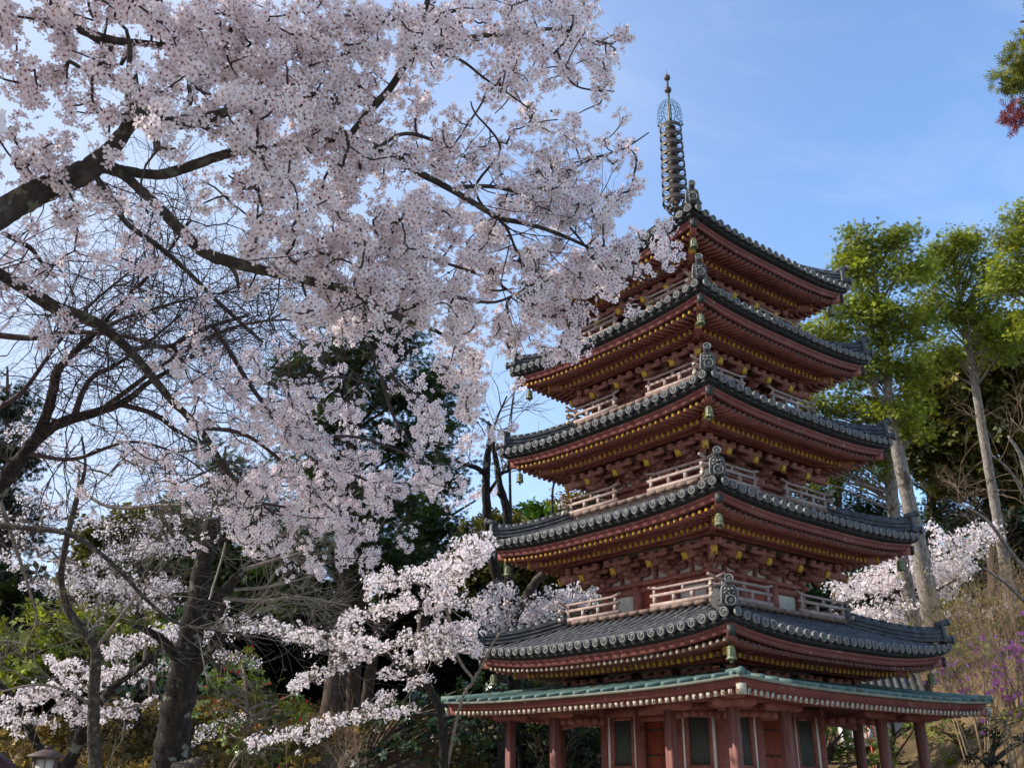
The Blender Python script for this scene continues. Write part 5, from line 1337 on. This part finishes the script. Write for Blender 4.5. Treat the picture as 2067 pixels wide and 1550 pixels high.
cherry('cherry behind the broken old trunk, its white sprays crossing on both sides of it', 18,
  [[(560, 1590, 8), (545, 1450, 7), (520, 1350, 6), (500, 1290, 5), (470, 1260, 3)], [(500, 1290, 4), (560, 1270, 3), (620, 1275, 2)], [(520, 1330, 4), (440, 1290, 3), (390, 1285, 2)], [(545, 1450, 3), (470, 1460, 2.5), (420, 1490, 1.5)], [(520, 1330, 3), (470, 1320, 2), (440, 1310, 1)]],
  [([(375, 1290), (430, 1275), (500, 1262)], 24, 1.0), ([(500, 1262), (560, 1275), (600, 1280)], 18, 0.8), ([(430, 1315), (480, 1325), (520, 1345)], 14, 0.8), ([(395, 1490), (440, 1465), (500, 1445)], 16, 0.8), ([(400, 1230), (470, 1215)], 18, 0.4), ([(370, 1030), (430, 1030), (490, 1045)], 22, 0.9), ([(400, 1055), (470, 1060)], 12, 0.5)],
  dens=0.010, dj=0.6, per=7, rc=0.10, fr=0.024, tint=(0.97, 0.97, 1.0))
cherry('cherry with a thick dark forked trunk blooming just left of the second storey', 25,
  [[(1020, 1500, 16), (1015, 1400, 15), (1012, 1310, 13), (1030, 1258, 12), (1062, 1205, 10), (1085, 1170, 9), (1120, 1140, 8), (1150, 1110, 5)],
   [(1062, 1205, 5), (1100, 1210, 4), (1160, 1195, 3), (1220, 1180, 2)], [(1012, 1310, 6), (970, 1260, 4), (940, 1230, 3)], [(1120, 1140, 4), (1115, 1000, 2.5), (1125, 960, 2)], [(1030, 1258, 4), (1080, 1260, 3), (1150, 1250, 2)]],
  [([(970, 1275), (1050, 1240), (1130, 1215), (1215, 1190)], 44, 1.0), ([(985, 1210), (1040, 1190)], 26, 0.8), ([(1060, 1275), (1120, 1262)], 26, 0.8), ([(1180, 1160), (1220, 1170)], 30, 0.9), ([(950, 1290), (1000, 1295)], 24, 0.8), ([(1070, 1040), (1120, 1000), (1160, 990)], 22, 0.16)],
  dens=0.010, dj=0.9, per=8, rc=0.14, fr=0.042, bark='bark')
cherry('pale pink cherry top far behind the two lichened trunks, against the sky', 34,
  [[(800, 1500, 9), (820, 1300, 7), (850, 1180, 5), (870, 1100, 4), (900, 1050, 3), (960, 1010, 2)], [(870, 1100, 3), (820, 1060, 2), (790, 1020, 1.5)], [(870, 1100, 3), (920, 1110, 2), (960, 1130, 1.5)]],
  [([(810, 1060), (870, 1045), (930, 1020), (1000, 985)], 17, 0.9), ([(830, 1090), (890, 1110), (940, 1120)], 14, 0.8), ([(780, 1010), (830, 985), (860, 960)], 18, 0.7), ([(880, 1000), (950, 985)], 13, 0.7), ([(730, 1110), (800, 1118), (850, 1110)], 14, 0.8), ([(960, 1080), (1000, 1060)], 14, 0.6)],
  dens=0.012, dj=0.8, per=7, rc=0.15, fr=0.050, tint=(1, 0.93, 0.94))
cherry('sunlit white cherry in full bloom right of the pagoda behind the pale trunks', 33,
  [[(1760, 1420, 12), (1770, 1300, 10), (1790, 1230, 8), (1820, 1180, 6), (1880, 1130, 4), (1950, 1100, 2.5)], [(1790, 1230, 5), (1750, 1200, 4), (1710, 1180, 2)], [(1820, 1180, 4), (1850, 1210, 3), (1930, 1170, 2)], [(1770, 1300, 5), (1740, 1260, 3), (1700, 1250, 2)]],
  [([(1690, 1190), (1760, 1180), (1830, 1160), (1900, 1130), (1990, 1085)], 48, 1.1), ([(1710, 1250), (1770, 1245), (1850, 1225)], 40, 1.0), ([(1860, 1165), (1960, 1150)], 34, 1.0), ([(1880, 1062), (1905, 1090)], 16, 0.7), ([(1880, 1205), (1940, 1190)], 28, 0.5), ([(1750, 1275), (1820, 1268)], 20, 0.8), ([(1770, 1140), (1850, 1115)], 24, 0.8), ([(1930, 1085), (2010, 1065)], 22, 0.7), ([(1930, 1240), (2040, 1230)], 40, 0.10), ([(1720, 1375), (1800, 1385)], 16, 0.25), ([(1960, 1280), (2050, 1300)], 40, 0.06)],
  dens=0.012, dj=1.1, per=8, rc=0.17, fr=0.052)

# ------------------------------------------------------------------ leafless trees
def bare(label, d, branches, gro, name='bare_tree', bark='lichen', twig='twig', lev=2, group=None, L=(0.9, 1.7), r=0.010, up=0.12, spread=0.7, curl=0.3, k=4, off=0.6, kids=(3, 6), buds=None):
    root, allP, loc = cherry(label, d, branches, None, bark=bark, twig=twig, off=off, group=group, name=name)
    tw = MB(); tips = []
    for bi, n in gro:
        P = allP[bi]
        for _ in range(n):
            i = RNG.integers(1 if bi == 0 else max(1, len(P) // 5), len(P)); t = P[i] - P[i - 1]; t /= np.linalg.norm(t)
            s = rand_dir(1)[0]; s[1] *= 0.6
            grow(tw, P[i] - loc, t * 0.7 + s * 0.8 + np.array([0.15, 0, up]), RNG.uniform(*L), r, lev, k, 0, up, spread, curl, kids, tips)
    tw.build('twigs', [M[twig]], root)
    return root, tips, loc
bare('leafless lichened tree with a forked limb curving up at the left edge', 8.5,
  [[(-90, 1110, 22), (-40, 1040, 19), (0, 985, 16), (50, 915, 13.5), (85, 877, 12.5), (130, 850, 10.5), (200, 830, 9), (260, 805, 7), (300, 772, 5.5), (360, 738, 4), (420, 700, 2.5)],
   [(72, 890, 12), (90, 840, 10.5), (101, 790, 10), (106, 755, 9), (128, 728, 7), (160, 700, 5.5), (200, 652, 4), (250, 600, 4), (300, 540, 3), (350, 470, 2)],
   [(148, 845, 7), (175, 790, 6), (205, 760, 5), (250, 742, 4), (320, 700, 3), (400, 640, 2)],
   [(240, 815, 6), (310, 828, 5), (350, 850, 4), (388, 866, 3), (450, 900, 2)],
   [(-40, 672, 7), (60, 692, 6), (150, 690, 5), (260, 712, 3.5), (360, 760, 2)],
   [(-40, 840, 6), (30, 790, 5), (90, 690, 4), (150, 600, 3), (240, 510, 2)],
   [(106, 755, 6), (180, 640, 4), (300, 560, 3), (420, 500, 2), (520, 470, 1.5)],
   [(200, 830, 6), (320, 720, 4), (430, 640, 3), (540, 610, 2), (620, 620, 1.3)],
   [(50, 915, 5), (150, 940, 4), (260, 920, 3), (360, 960, 2), (430, 1030, 1.5)]],
  [(0, 24), (1, 30), (2, 16), (3, 12), (4, 22), (5, 24), (6, 28), (7, 28), (8, 12)], lev=2, L=(0.6, 1.2), r=0.0065, curl=0.95, twig='twig', up=-0.05, spread=1.0)
bare('thin dark leafless tree with a slender bent stem by the garden lamp', 11,
  [[(192, 1600, 13), (190, 1500, 12), (189, 1400, 11), (192, 1310, 10), (172, 1280, 9), (140, 1235, 7.5), (126, 1190, 6.5), (124, 1150, 6), (134, 1090, 6), (146, 1040, 5.5), (160, 990, 5), (172, 940, 3), (165, 880, 2)],
   [(-40, 1052, 7), (0, 1060, 6.5), (60, 1067, 6), (130, 1076, 5.5), (190, 1110, 5), (240, 1155, 4.5), (290, 1210, 4), (340, 1250, 3.5), (385, 1262, 3), (470, 1275, 2)],
   [(0, 1010, 4), (30, 1120, 3.5), (45, 1190, 3), (50, 1240, 2.5), (20, 1290, 1.5)], [(160, 990, 4), (230, 1030, 3.5), (330, 1032, 3), (380, 1036, 2)],
   [(192, 1310, 5), (250, 1250, 3), (300, 1200, 2)], [(172, 1280, 3), (100, 1240, 2.5), (40, 1200, 2)], [(189, 1420, 3), (120, 1380, 2.5), (40, 1400, 1.5)]],
  [(0, 12), (1, 16), (2, 10), (3, 12), (4, 6), (5, 7), (6, 5)], bark='bark', lev=2, L=(0.6, 1.2), r=0.005, twig='twig_grey', curl=0.35)
rt, _, loc = bare('broken old cherry trunk, snapped off at the top, with patches of grey lichen', 11.5,
  [[(335, 1600, 42), (345, 1530, 37), (349, 1490, 35), (355, 1440, 33), (364, 1395, 32), (370, 1355, 32), (380, 1310, 27), (385, 1280, 25), (392, 1240, 24), (400, 1205, 21), (404, 1170, 20), (412, 1130, 18.5), (424, 1085, 17.5), (430, 1046, 16)],
   [(398, 1255, 14), (440, 1205, 12), (490, 1150, 9), (540, 1105, 8), (572, 1082, 6), (600, 1062, 4)],
   [(368, 1345, 11), (350, 1300, 10), (338, 1282, 7), (325, 1273, 4)], [(385, 1365, 14), (420, 1335, 11), (450, 1300, 8), (472, 1268, 4)],
   [(418, 1110, 7), (450, 1090, 5), (490, 1084, 4), (520, 1075, 3)], [(490, 1150, 5), (560, 1130, 3), (640, 1110, 2)], [(440, 1205, 5), (520, 1210, 4), (600, 1200, 3), (700, 1215, 1.5)], [(472, 1190, 4), (560, 1180, 3), (680, 1150, 1.5)]],
  [(1, 8), (4, 5), (5, 6), (6, 8), (7, 7)], twig='twig_grey', lev=2, L=(0.5, 1.0), r=0.0055, off=0.3, curl=0.4)
st = MB()
P, r = px_branch([(350, 1552, 14), (375, 1548, 13), (398, 1538, 12), (403, 1530, 8)], 11.2); st.tube(P - loc, r, 9, 0, wob=0.12); st.build('stub', [M['bark']], rt, smooth=False)
bare('crooked lichened trunk, the one with a side limb, beside the second and third roof ends', 27,
  [[(1045, 1500, 18), (1040, 1400, 16), (1030, 1280, 13), (1012, 1200, 11), (1000, 1150, 10.5), (988, 1090, 9.5), (983, 1030, 9), (981, 970, 8.5), (984, 920, 7), (990, 880, 5), (985, 850, 3)], [(981, 958, 6), (960, 945, 5), (938, 940, 4), (910, 930, 2.5)], [(983, 1000, 4), (1010, 955, 3), (1020, 930, 2)], [(984, 920, 4), (1000, 850, 2.5), (1020, 800, 1.5)]],
  [(1, 5), (2, 4), (3, 6)], lev=1, twig='twig_grey', r=0.018, L=(0.8, 1.6), off=0.3)
bare('crooked lichened trunk with snapped branch stubs, nearest the second and third roof ends', 26,
  [[(1038, 1500, 14), (1032, 1380, 12), (1028, 1250, 10), (1026, 1150, 9.5), (1024, 1060, 9), (1021, 1020, 8.5), (1008, 975, 7), (1003, 940, 6), (997, 905, 5), (992, 870, 3)], [(1018, 1010, 5), (1010, 1000, 5), (1006, 996, 4)], [(1010, 958, 3), (1030, 950, 2.5), (1045, 946, 2)]],
  [(0, 3), (2, 3)], lev=1, twig='twig_grey', r=0.015, L=(0.5, 1.0), off=0.2)
bare('slim leafless sapling in front of the sky left of the third roof', 40, [[(1035, 1300, 4), (1030, 1000, 3), (1027, 880, 2), (1030, 840, 1.2), (1036, 800, 0.7)], [(1027, 890, 1), (1010, 860, 0.8), (1000, 845, 0.6)], [(1029, 860, 1), (1045, 840, 0.8), (1060, 825, 0.6)]], [(0, 5), (1, 3), (2, 3)], lev=1, twig='twig_grey', r=0.012, L=(0.5, 1.0), off=0.1, spread=0.4)
bare('pale leafless tree at the right edge, crooked twigs in front of the dark wood', 22,
  [[(2110, 1500, 10), (2100, 1250, 9), (2090, 1100, 8), (2080, 1000, 6), (2060, 920, 4), (2035, 880, 2)], [(2095, 1180, 5), (2040, 1110, 4), (1990, 1040, 3), (1930, 1000, 1.5)], [(2085, 1030, 4), (2040, 960, 3), (2000, 930, 1.5)], [(2100, 1250, 4), (2040, 1190, 3), (1990, 1160, 2)], [(2080, 1000, 3), (2090, 900, 2), (2050, 840, 1)]],
  [(0, 5), (1, 7), (2, 7), (3, 6), (4, 6)], lev=2, twig='twig_tan', bark='bark_pale', L=(0.7, 1.4), r=0.008, curl=0.4)
# --- leafless tan shrubs on the slope at the right, an azalea and undergrowth
def twig_shrub(label, d, spots, n, name='bare_shrub', twig='twig_tan', L=(0.8, 1.5), flowers=None, leaves=None, lev=2, r=0.009):
    c = U(spots[0][0], spots[0][1], d); g = np.array([c[0], c[1], float(gz(c[0], c[1]))])
    root = thing(name, g, label, 'bush'); tw = MB(); tips = []
    for (x, y, hw) in spots:
        for _ in range(n):
            b = U(x + RNG.normal(0, hw), y + RNG.normal(0, 10), d + RNG.normal(0, 0.5))
            grow(tw, b - g, np.array([RNG.normal(0, 0.5), RNG.normal(0, 0.5), 1.0]), RNG.uniform(*L), r, lev, 4, 0, 0.15, 0.55, 0.3, (3, 6), tips)
    b0 = U(spots[-1][0], spots[-1][1], d)
    for _ in range(4):
        q = U(spots[RNG.integers(len(spots))][0], spots[RNG.integers(len(spots))][1], d); tw.tube(np.array([[RNG.normal(0, .1), 0, -0.1], q - g]), [0.03, 0.012], 5)
    tw.build('twigs', [M[twig]], root)
    tips = np.array(tips)
    if flowers:
        q = tips[RNG.choice(len(tips), min(len(tips), flowers[0]))] + RNG.normal(0, 0.03, (min(len(tips), flowers[0]), 3))
        fb = MB(); scatter(fb, FL_SIMPLE, q, frames(rand_dir(len(q)) - FWD * 0.6), flowers[1] * RNG.uniform(0.8, 1.3, len(q)), np.array(flowers[2]) * RNG.uniform(0.75, 1.15, (len(q), 1)))
        fb.build('blossom', [M['leaf']], root)
    if leaves:
        q = tips[RNG.choice(len(tips), min(len(tips), leaves[0]))] + RNG.normal(0, 0.06, (min(len(tips), leaves[0]), 3))
        fb = MB(); scatter(fb, WHORL, q, frames(rand_dir(len(q))), leaves[1] * RNG.uniform(0.6, 1.2, len(q)), np.array(leaves[2]) * RNG.uniform(0.6, 1.3, (len(q), 1)))
        fb.build('leaf_buds', [M['leaf']], root)
twig_shrub('tan leafless shrub on the slope just beyond the lowest roof right corner', 24, [(1950, 1310, 30), (1985, 1260, 30), (1930, 1350, 25), (1960, 1390, 30)], 14, leaves=(700, 0.035, (0.26, 0.24, 0.06)))
twig_shrub('brown leafless shrub at the right edge above the pink azalea', 26, [(2030, 1290, 30), (2055, 1230, 25), (2000, 1330, 30), (2050, 1340, 30)], 14, leaves=(500, 0.035, (0.30, 0.22, 0.07)))
twig_shrub('low tangle of brown twigs beyond the right end of the green skirt roof', 23, [(1960, 1440, 35), (1920, 1420, 20), (2000, 1420, 30)], 12, leaves=(600, 0.05, (0.16, 0.20, 0.035)))
twig_shrub('magenta flowering azalea at the right edge', 19, [(2040, 1440, 22), (2020, 1480, 18), (2060, 1400, 14)], 12, name='azalea_bush', L=(0.6, 1.1), flowers=(300, 0.040, (0.90, 0.24, 0.72)))
twig_shrub('reddish twiggy shrub by the foot of the thick cedar trunk', 15.5, [(640, 1560, 40), (700, 1570, 30)], 9, L=(0.4, 0.8), r=0.006)
twig_shrub('tangled thin twigs behind the left posts of the pagoda', 25.5, [(1085, 1560, 30), (1130, 1560, 25)], 8, L=(0.6, 1.1), r=0.008)
twig_shrub('pale twigs sprouting behind the skirt roof below the right bells', 27, [(1700, 1425, 30), (1670, 1425, 20)], 6, L=(0.35, 0.6), r=0.009, leaves=(260, 0.06, (0.34, 0.30, 0.05)))

def undergrowth():
    n = 15000
    x = RNG.uniform(-16, 1.5, n); y = RNG.uniform(15.5, 31, n)
    k_ = (x < -4.2) | (y > 24); x, y = x[k_], y[k_]; n = len(x)
    P = np.column_stack([x, y, gz(x, y) + RNG.uniform(0.0, 0.75, n) * (0.55 + 0.45 * np.sin(x * 1.1) * np.cos(y * 0.8))])
    mb = MB()
    foliage(mb, P, np.tile([0, -0.3, 1.0], (n, 1)), WHORL, GREENS['ochre'], 0.10, 2.2, 0.14, 0.0, yellow=0.35, var=0.45)
    x = RNG.uniform(3, 24, 6000); y = RNG.uniform(27, 42, 6000); x = np.where((x > 8) & (x < 16) & (y < 33), x + 9, x)
    P = np.column_stack([x, y, gz(x, y) + RNG.uniform(0, 0.8, 6000)])
    foliage(mb, P, np.tile([0, -0.3, 1.0], (6000, 1)), WHORL, GREENS['olive'], 0.13, 2, 0.2, 0.0, yellow=0.3, var=0.45)
    o = mb.build('undergrowth', [M['leaf']]); tag(o, 'ochre and olive undergrowth covering the slopes', 'undergrowth', kind='stuff')
    # far wood that reads as one dark mass on the hillside
    n = 1500
    x = RNG.uniform(-75, 80, n); y = RNG.uniform(50, 100, n); h = RNG.uniform(1.5, 6.0, n) * (0.8 + 0.3 * np.sin(x * 0.21))
    P = np.column_stack([x, y, gz(x, y) + h]); mb = MB()
    foliage(mb, P, np.tile([0, -0.6, 0.6], (n, 1)), WHORL, GREENS['bluegreen'], 0.75, 22, 1.4, 0.0, yellow=0.3, var=0.35, flat=0.9)
    o = mb.build('far_wood', [M['leaf']]); tag(o, 'dark wood on the hillside far behind the trees', 'wood', kind='stuff')
undergrowth()

# ------------------------------------------------------------------ cedar whose branch tips reach in at the upper right
def corner_cedar():
    loc = np.array([6.9, 9.0, float(gz(6.9, 9.0))]); d = 9.0
    root = thing('cedar_tree', loc, 'cedar at the upper right edge with green needle tufts and one reddish tuft', 'tree')
    wd = MB(); wd.tube(np.array([[0, 0, -0.1], [-0.05, 0, 3], [-0.1, 0.05, 6.5], [-0.1, 0, 9.5]]), [0.2, 0.17, 0.11, 0.04], 10, wob=0.05)
    fo = MB()
    Tn = []; Fn = []
    for i in range(16):
        a = i * 2.4; t = 0.15 + 0.05 * (i % 5); y = 0.15 + 0.75 * i / 16; b = len(Tn)
        dx, dz = math.cos(a), math.sin(a)
        Tn += [(0, y, 0), (dx * 0.16 + 0.045, y + 0.14, dz * 0.16), (dx * 0.30, y + 0.30, dz * 0.30), (dx * 0.16 - 0.045, y + 0.14, dz * 0.16 + 0.05)]; Fn.append([b, b + 1, b + 2, b + 3])
    tuft = (np.array(Tn), [np.array(Fn)], np.ones((len(Tn), 3)))
    def branch(B, tufts, col):
        P, r = px_branch(B, d); wd.tube(P - loc, r, 6)
        s0 = np.array([6.8, 9.0, P[0, 2] - 0.2]); wd.tube(spline(np.array([s0, (s0 + P[0]) / 2 + [0, 0, 0.15], P[0]]), 5) - loc, np.linspace(0.04, r[0], 11), 6)
        for (x, y, rp, n) in tufts:
            c = U(x, y, d); R = rp * d / FPX; k = int(n)
            N = rand_dir(k); pos = c + N * R * RNG.uniform(0.1, 0.75, k)[:, None]
            j = np.linalg.norm(P - c, axis=1).argmin(); wd.tube(np.array([P[j], c]) - loc, [0.006, 0.004], 4)
            up = rand_dir(k); Z = up - N * (up * N).sum(1)[:, None]; Z /= np.linalg.norm(Z, axis=1)[:, None]
            scatter(fo, tuft, pos - loc, np.stack([np.cross(N, Z), N, Z], -1), 0.10 * RNG.uniform(0.7, 1.3, k), np.array(col) * np.exp(RNG.normal(0, 0.3, (k, 1))))
    g = (0.20, 0.21, 0.03)
    branch([(2200, 100, 5), (2120, 120, 4), (2075, 150, 3), (2045, 172, 2.5), (2015, 168, 1.5)], [(2015, 166, 14, 40), (2062, 150, 26, 60), (2045, 128, 22, 50), (2062, 100, 24, 50), (2075, 75, 20, 30), (2060, 172, 16, 30), (2055, 192, 15, 30), (2085, 130, 30, 60)], g)
    branch([(2200, 30, 4), (2110, 30, 3), (2085, 40, 2), (2060, 45, 2)], [(2100, 20, 30, 50)], g)
    branch([(2200, 230, 4), (2110, 236, 2.5), (2060, 238, 1.5)], [(2043, 228, 20, 50), (2048, 245, 16, 30), (2100, 225, 20, 30)], (0.26, 0.06, 0.07))
    # the rest of its crown, beyond the frame
    q = np.column_stack([RNG.normal(6.9, 0.9, 900), RNG.normal(9.0, 1.0, 900), RNG.uniform(4.5, 10.5, 900)])
    pq = PX(q); q = q[(pq[:, 0] > IW + 90)]
    N = rand_dir(len(q)); up = rand_dir(len(q)); Z = np.cross(N, up); Z /= np.linalg.norm(Z, axis=1)[:, None]
    scatter(fo, tuft, q - loc, np.stack([np.cross(N, Z), N, Z], -1), 0.28, np.array(g) * np.exp(RNG.normal(0, 0.3, (len(q), 1))))
    wd.build('trunk', [M['bark_brown']], root, smooth=True); fo.build('crown', [M['leaf']], root)
corner_cedar()

# ------------------------------------------------------------------ small things
def lamp():
    d = 10.0; c = U(95, 1524, d); g = np.array([c[0], c[1], float(gz(c[0], c[1]))]); H = c[2] - g[2]
    root = thing('garden_lamp', g, 'small paper-paned garden lamp with a brown hipped roof', 'lamp', rz=0.35)
    M['lamp_wood'] = mat('brown_lamp_wood', [(0.06, 0.035, 0.03), (0.12, 0.075, 0.065)], 8.0, 0.6); M['paper'] = mat('lamp_paper', [(0.50, 0.46, 0.40), (0.62, 0.58, 0.52)], 6.0, 0.9)
    m = MB(); w = 0.175
    m.add([(-w, -w, H - 0.02), (w, -w, H - 0.02), (w, w, H - 0.02), (-w, w, H - 0.02), (-w, -w, H - 0.005), (w, -w, H - 0.005), (w, w, H - 0.005), (-w, w, H - 0.005), (-0.03, -0.03, H + 0.065), (0.03, -0.03, H + 0.065), (0.03, 0.03, H + 0.065), (-0.03, 0.03, H + 0.065)],
          [np.array([[3, 2, 1, 0], [8, 9, 10, 11]]), np.array([[i, (i + 1) % 4, 4 + (i + 1) % 4, 4 + i] for i in range(4)]), np.array([[4 + i, 4 + (i + 1) % 4, 8 + (i + 1) % 4, 8 + i] for i in range(4)])], 0)
    m.box((0, 0, H + 0.075), (0.07, 0.07, 0.03), 0)
    m.build('roof', [M['lamp_wood']], root)
    m = MB(); a, b = 0.105, 0.085
    for sx in (-1, 1):
        for sy in (-1, 1): m.beams([(sx * b, sy * b, H - 0.34)], [(sx * a, sy * a, H - 0.02)], 0.018, 0.018)
    for z, s in ((H - 0.03, 0.21), (H - 0.335, 0.17)):
        for sg in (-1, 1): m.box((0, sg * (s / 2), z), (s + 0.016, 0.019, 0.024)); m.box((sg * (s / 2), 0, z + 0.001), (0.017, s - 0.02, 0.022))
    for sg in (-1, 1):
        for z in (H - 0.155, H - 0.175): m.box((0, sg * 0.101, z), (0.18, 0.006, 0.007)); m.box((sg * 0.101, 0, z), (0.006, 0.18, 0.007))
        m.box((0.0, sg * 0.100, H - 0.18), (0.009, 0.006, 0.29)); m.box((sg * 0.100, 0, H - 0.18), (0.006, 0.009, 0.29))
    m.build('frame', [M['lamp_wood']], root)
    m = MB(); m.prism([(-0.088, -0.088), (0.088, -0.088), (0.088, 0.088), (-0.088, 0.088)], 0.29, (0, 0, H - 0.18), (1, 0, 0), (0, 1, 0), (0, 0, 1)); m.build('paper_pane', [M['paper']], root)
    m = MB(); m.box((0, 0, (H - 0.35) / 2), (0.10, 0.10, H - 0.35)); m.box((0, 0, 0.05), (0.26, 0.26, 0.14)); m.build('post', [M['lamp_wood']], root)
lamp()
def board():
    d = 6.5; c = U(-16, 1540, d); g = np.array([c[0], c[1], 0.0]); H = c[2]
    root = thing('notice_board', g, 'dark brown gabled roof of a notice board cut off by the bottom left corner', 'notice board', rz=0.2)
    m = MB(); hw = 0.13
    m.prism([(-hw, H - 0.5), (hw, H - 0.5), (hw, H - 0.01), (0, H + 0.085), (-hw, H - 0.01)], 0.2, (0, 0, 0), (1, 0, 0), (0, 0, 1), (0, 1, 0)); m.build('roof', [mat('dark_maroon_board', [(0.045, 0.018, 0.018), (0.075, 0.03, 0.028)], 6.0, 0.7)], root)
    m = MB(); m.box((0, 0.3, H / 2 - 0.05), (0.09, 0.09, H)); m.box((0, -0.3, H / 2 - 0.05), (0.09, 0.09, H)); m.box((0, 0, H * 0.62), (0.04, 0.6, 0.7)); m.build('frame', [M['lamp_wood']], root)
board()
def hall():
    c = U(1800, 1405, 29); g = np.array([c[0], c[1] + 1.6, float(gz(c[0], c[1] + 1.6))]); H = c[2] - g[2]
    root = thing('temple_hall', g, 'small white-walled hall with a grey tiled roof glimpsed behind the pagoda posts', 'building', rz=-0.25)
    m = MB(); q = np.linspace(0, 1, 8)[:, None]
    for sg in (-1, 1):
        u = np.linspace(-1.45, 1.45, 2)[None]
        G = np.stack([u + 0 * q, sg * (1.75 * (1 - q)) + 0 * u, (H - 0.35 + 1.15 * (0.75 * q + 0.25 * q * q)) + 0 * u], -1); m.sheet(G, 0, flip=sg > 0); m.sheet(G - [0, 0, 0.12], 0)
        for x in np.linspace(-1.4, 1.4, 13): m.tube(np.stack([np.full(8, x), sg * 1.77 * (1 - q[:, 0]), H - 0.33 + 1.15 * (0.75 * q[:, 0] + 0.25 * q[:, 0] ** 2) + 0.02], 1), 0.085, 7, 0)
    m.beams([(-1.5, 0, H + 0.87)], [(1.5, 0, H + 0.87)], 0.22, 0.26, 0); m.build('roof', [M['tile']], root)
    m = MB(); m.box((0, 0, (H - 0.3) / 2 - 0.3), (2.2, 2.3, H + 0.3)); m.build('wall', [mat('whitewash', [(0.66, 0.64, 0.60), (0.80, 0.78, 0.74)], 3.0, 0.9)], root)
    m = MB()
    for x in (-1.06, -0.35, 0.35, 1.06): m.box((x, -1.17, H / 2 - 0.3), (0.10, 0.07, H + 0.2))
    m.build('timber_frame', [M['lamp_wood']], root)
hall()
def sign():
    d = 28.0; c = U(1757, 1480, d); g = np.array([c[0], c[1], float(gz(c[0], c[1]))]); H = c[2] - g[2]
    root = thing('signboard', g, 'small red-framed white signboard on a post between the right pagoda posts', 'sign', rz=0.1)
    red = mat('sign_red', [(0.55, 0.06, 0.03), (0.65, 0.10, 0.05)], 5.0, 0.6)
    m = MB()
    for x in (-0.105, 0.105): m.box((x, 0, H), (0.03, 0.04, 0.38))
    for z in (H - 0.175, H + 0.175): m.box((0, 0.002, z), (0.18, 0.036, 0.03))
    m.build('frame', [red], root)
    m = MB(); m.box((0, 0, H), (0.18, 0.02, 0.32)); m.build('panel', [M['white']], root)
    m = MB(); m.box((0, 0.03, (H - 0.1) / 2), (0.05, 0.03, H + 0.1)); m.build('post', [red], root)
sign()
def rail_fence():
    a, b = U(1655, 1540, 27), U(1745, 1540, 27); g = np.array([a[0], a[1], float(gz(a[0], a[1]))])
    root = thing('rail_fence', g, 'low brown wooden rail seen between the right posts of the pagoda', 'fence')
    m = MB(); m.beams([a - g - [0.8, 0, 0]], [b - g + [1.2, 0, 0]], 0.05, 0.06); m.build('rail', [M['lamp_wood']], root)
    z0 = None
    for t in (-0.2, 0.5, 1.3):
        q = a + (b - a) * t - g; h = float(gz(q[0] + g[0], q[1] + g[1])) - g[2]
        if z0 is None: z0 = MB(); z0.box((0, 0, -0.45), (0.07, 0.06, 1.0)); z0 = z0.build('fence_post', [M['lamp_wood']], root); z0.location = q
        else: part_at(z0, 'fence_post', root, q)
rail_fence()
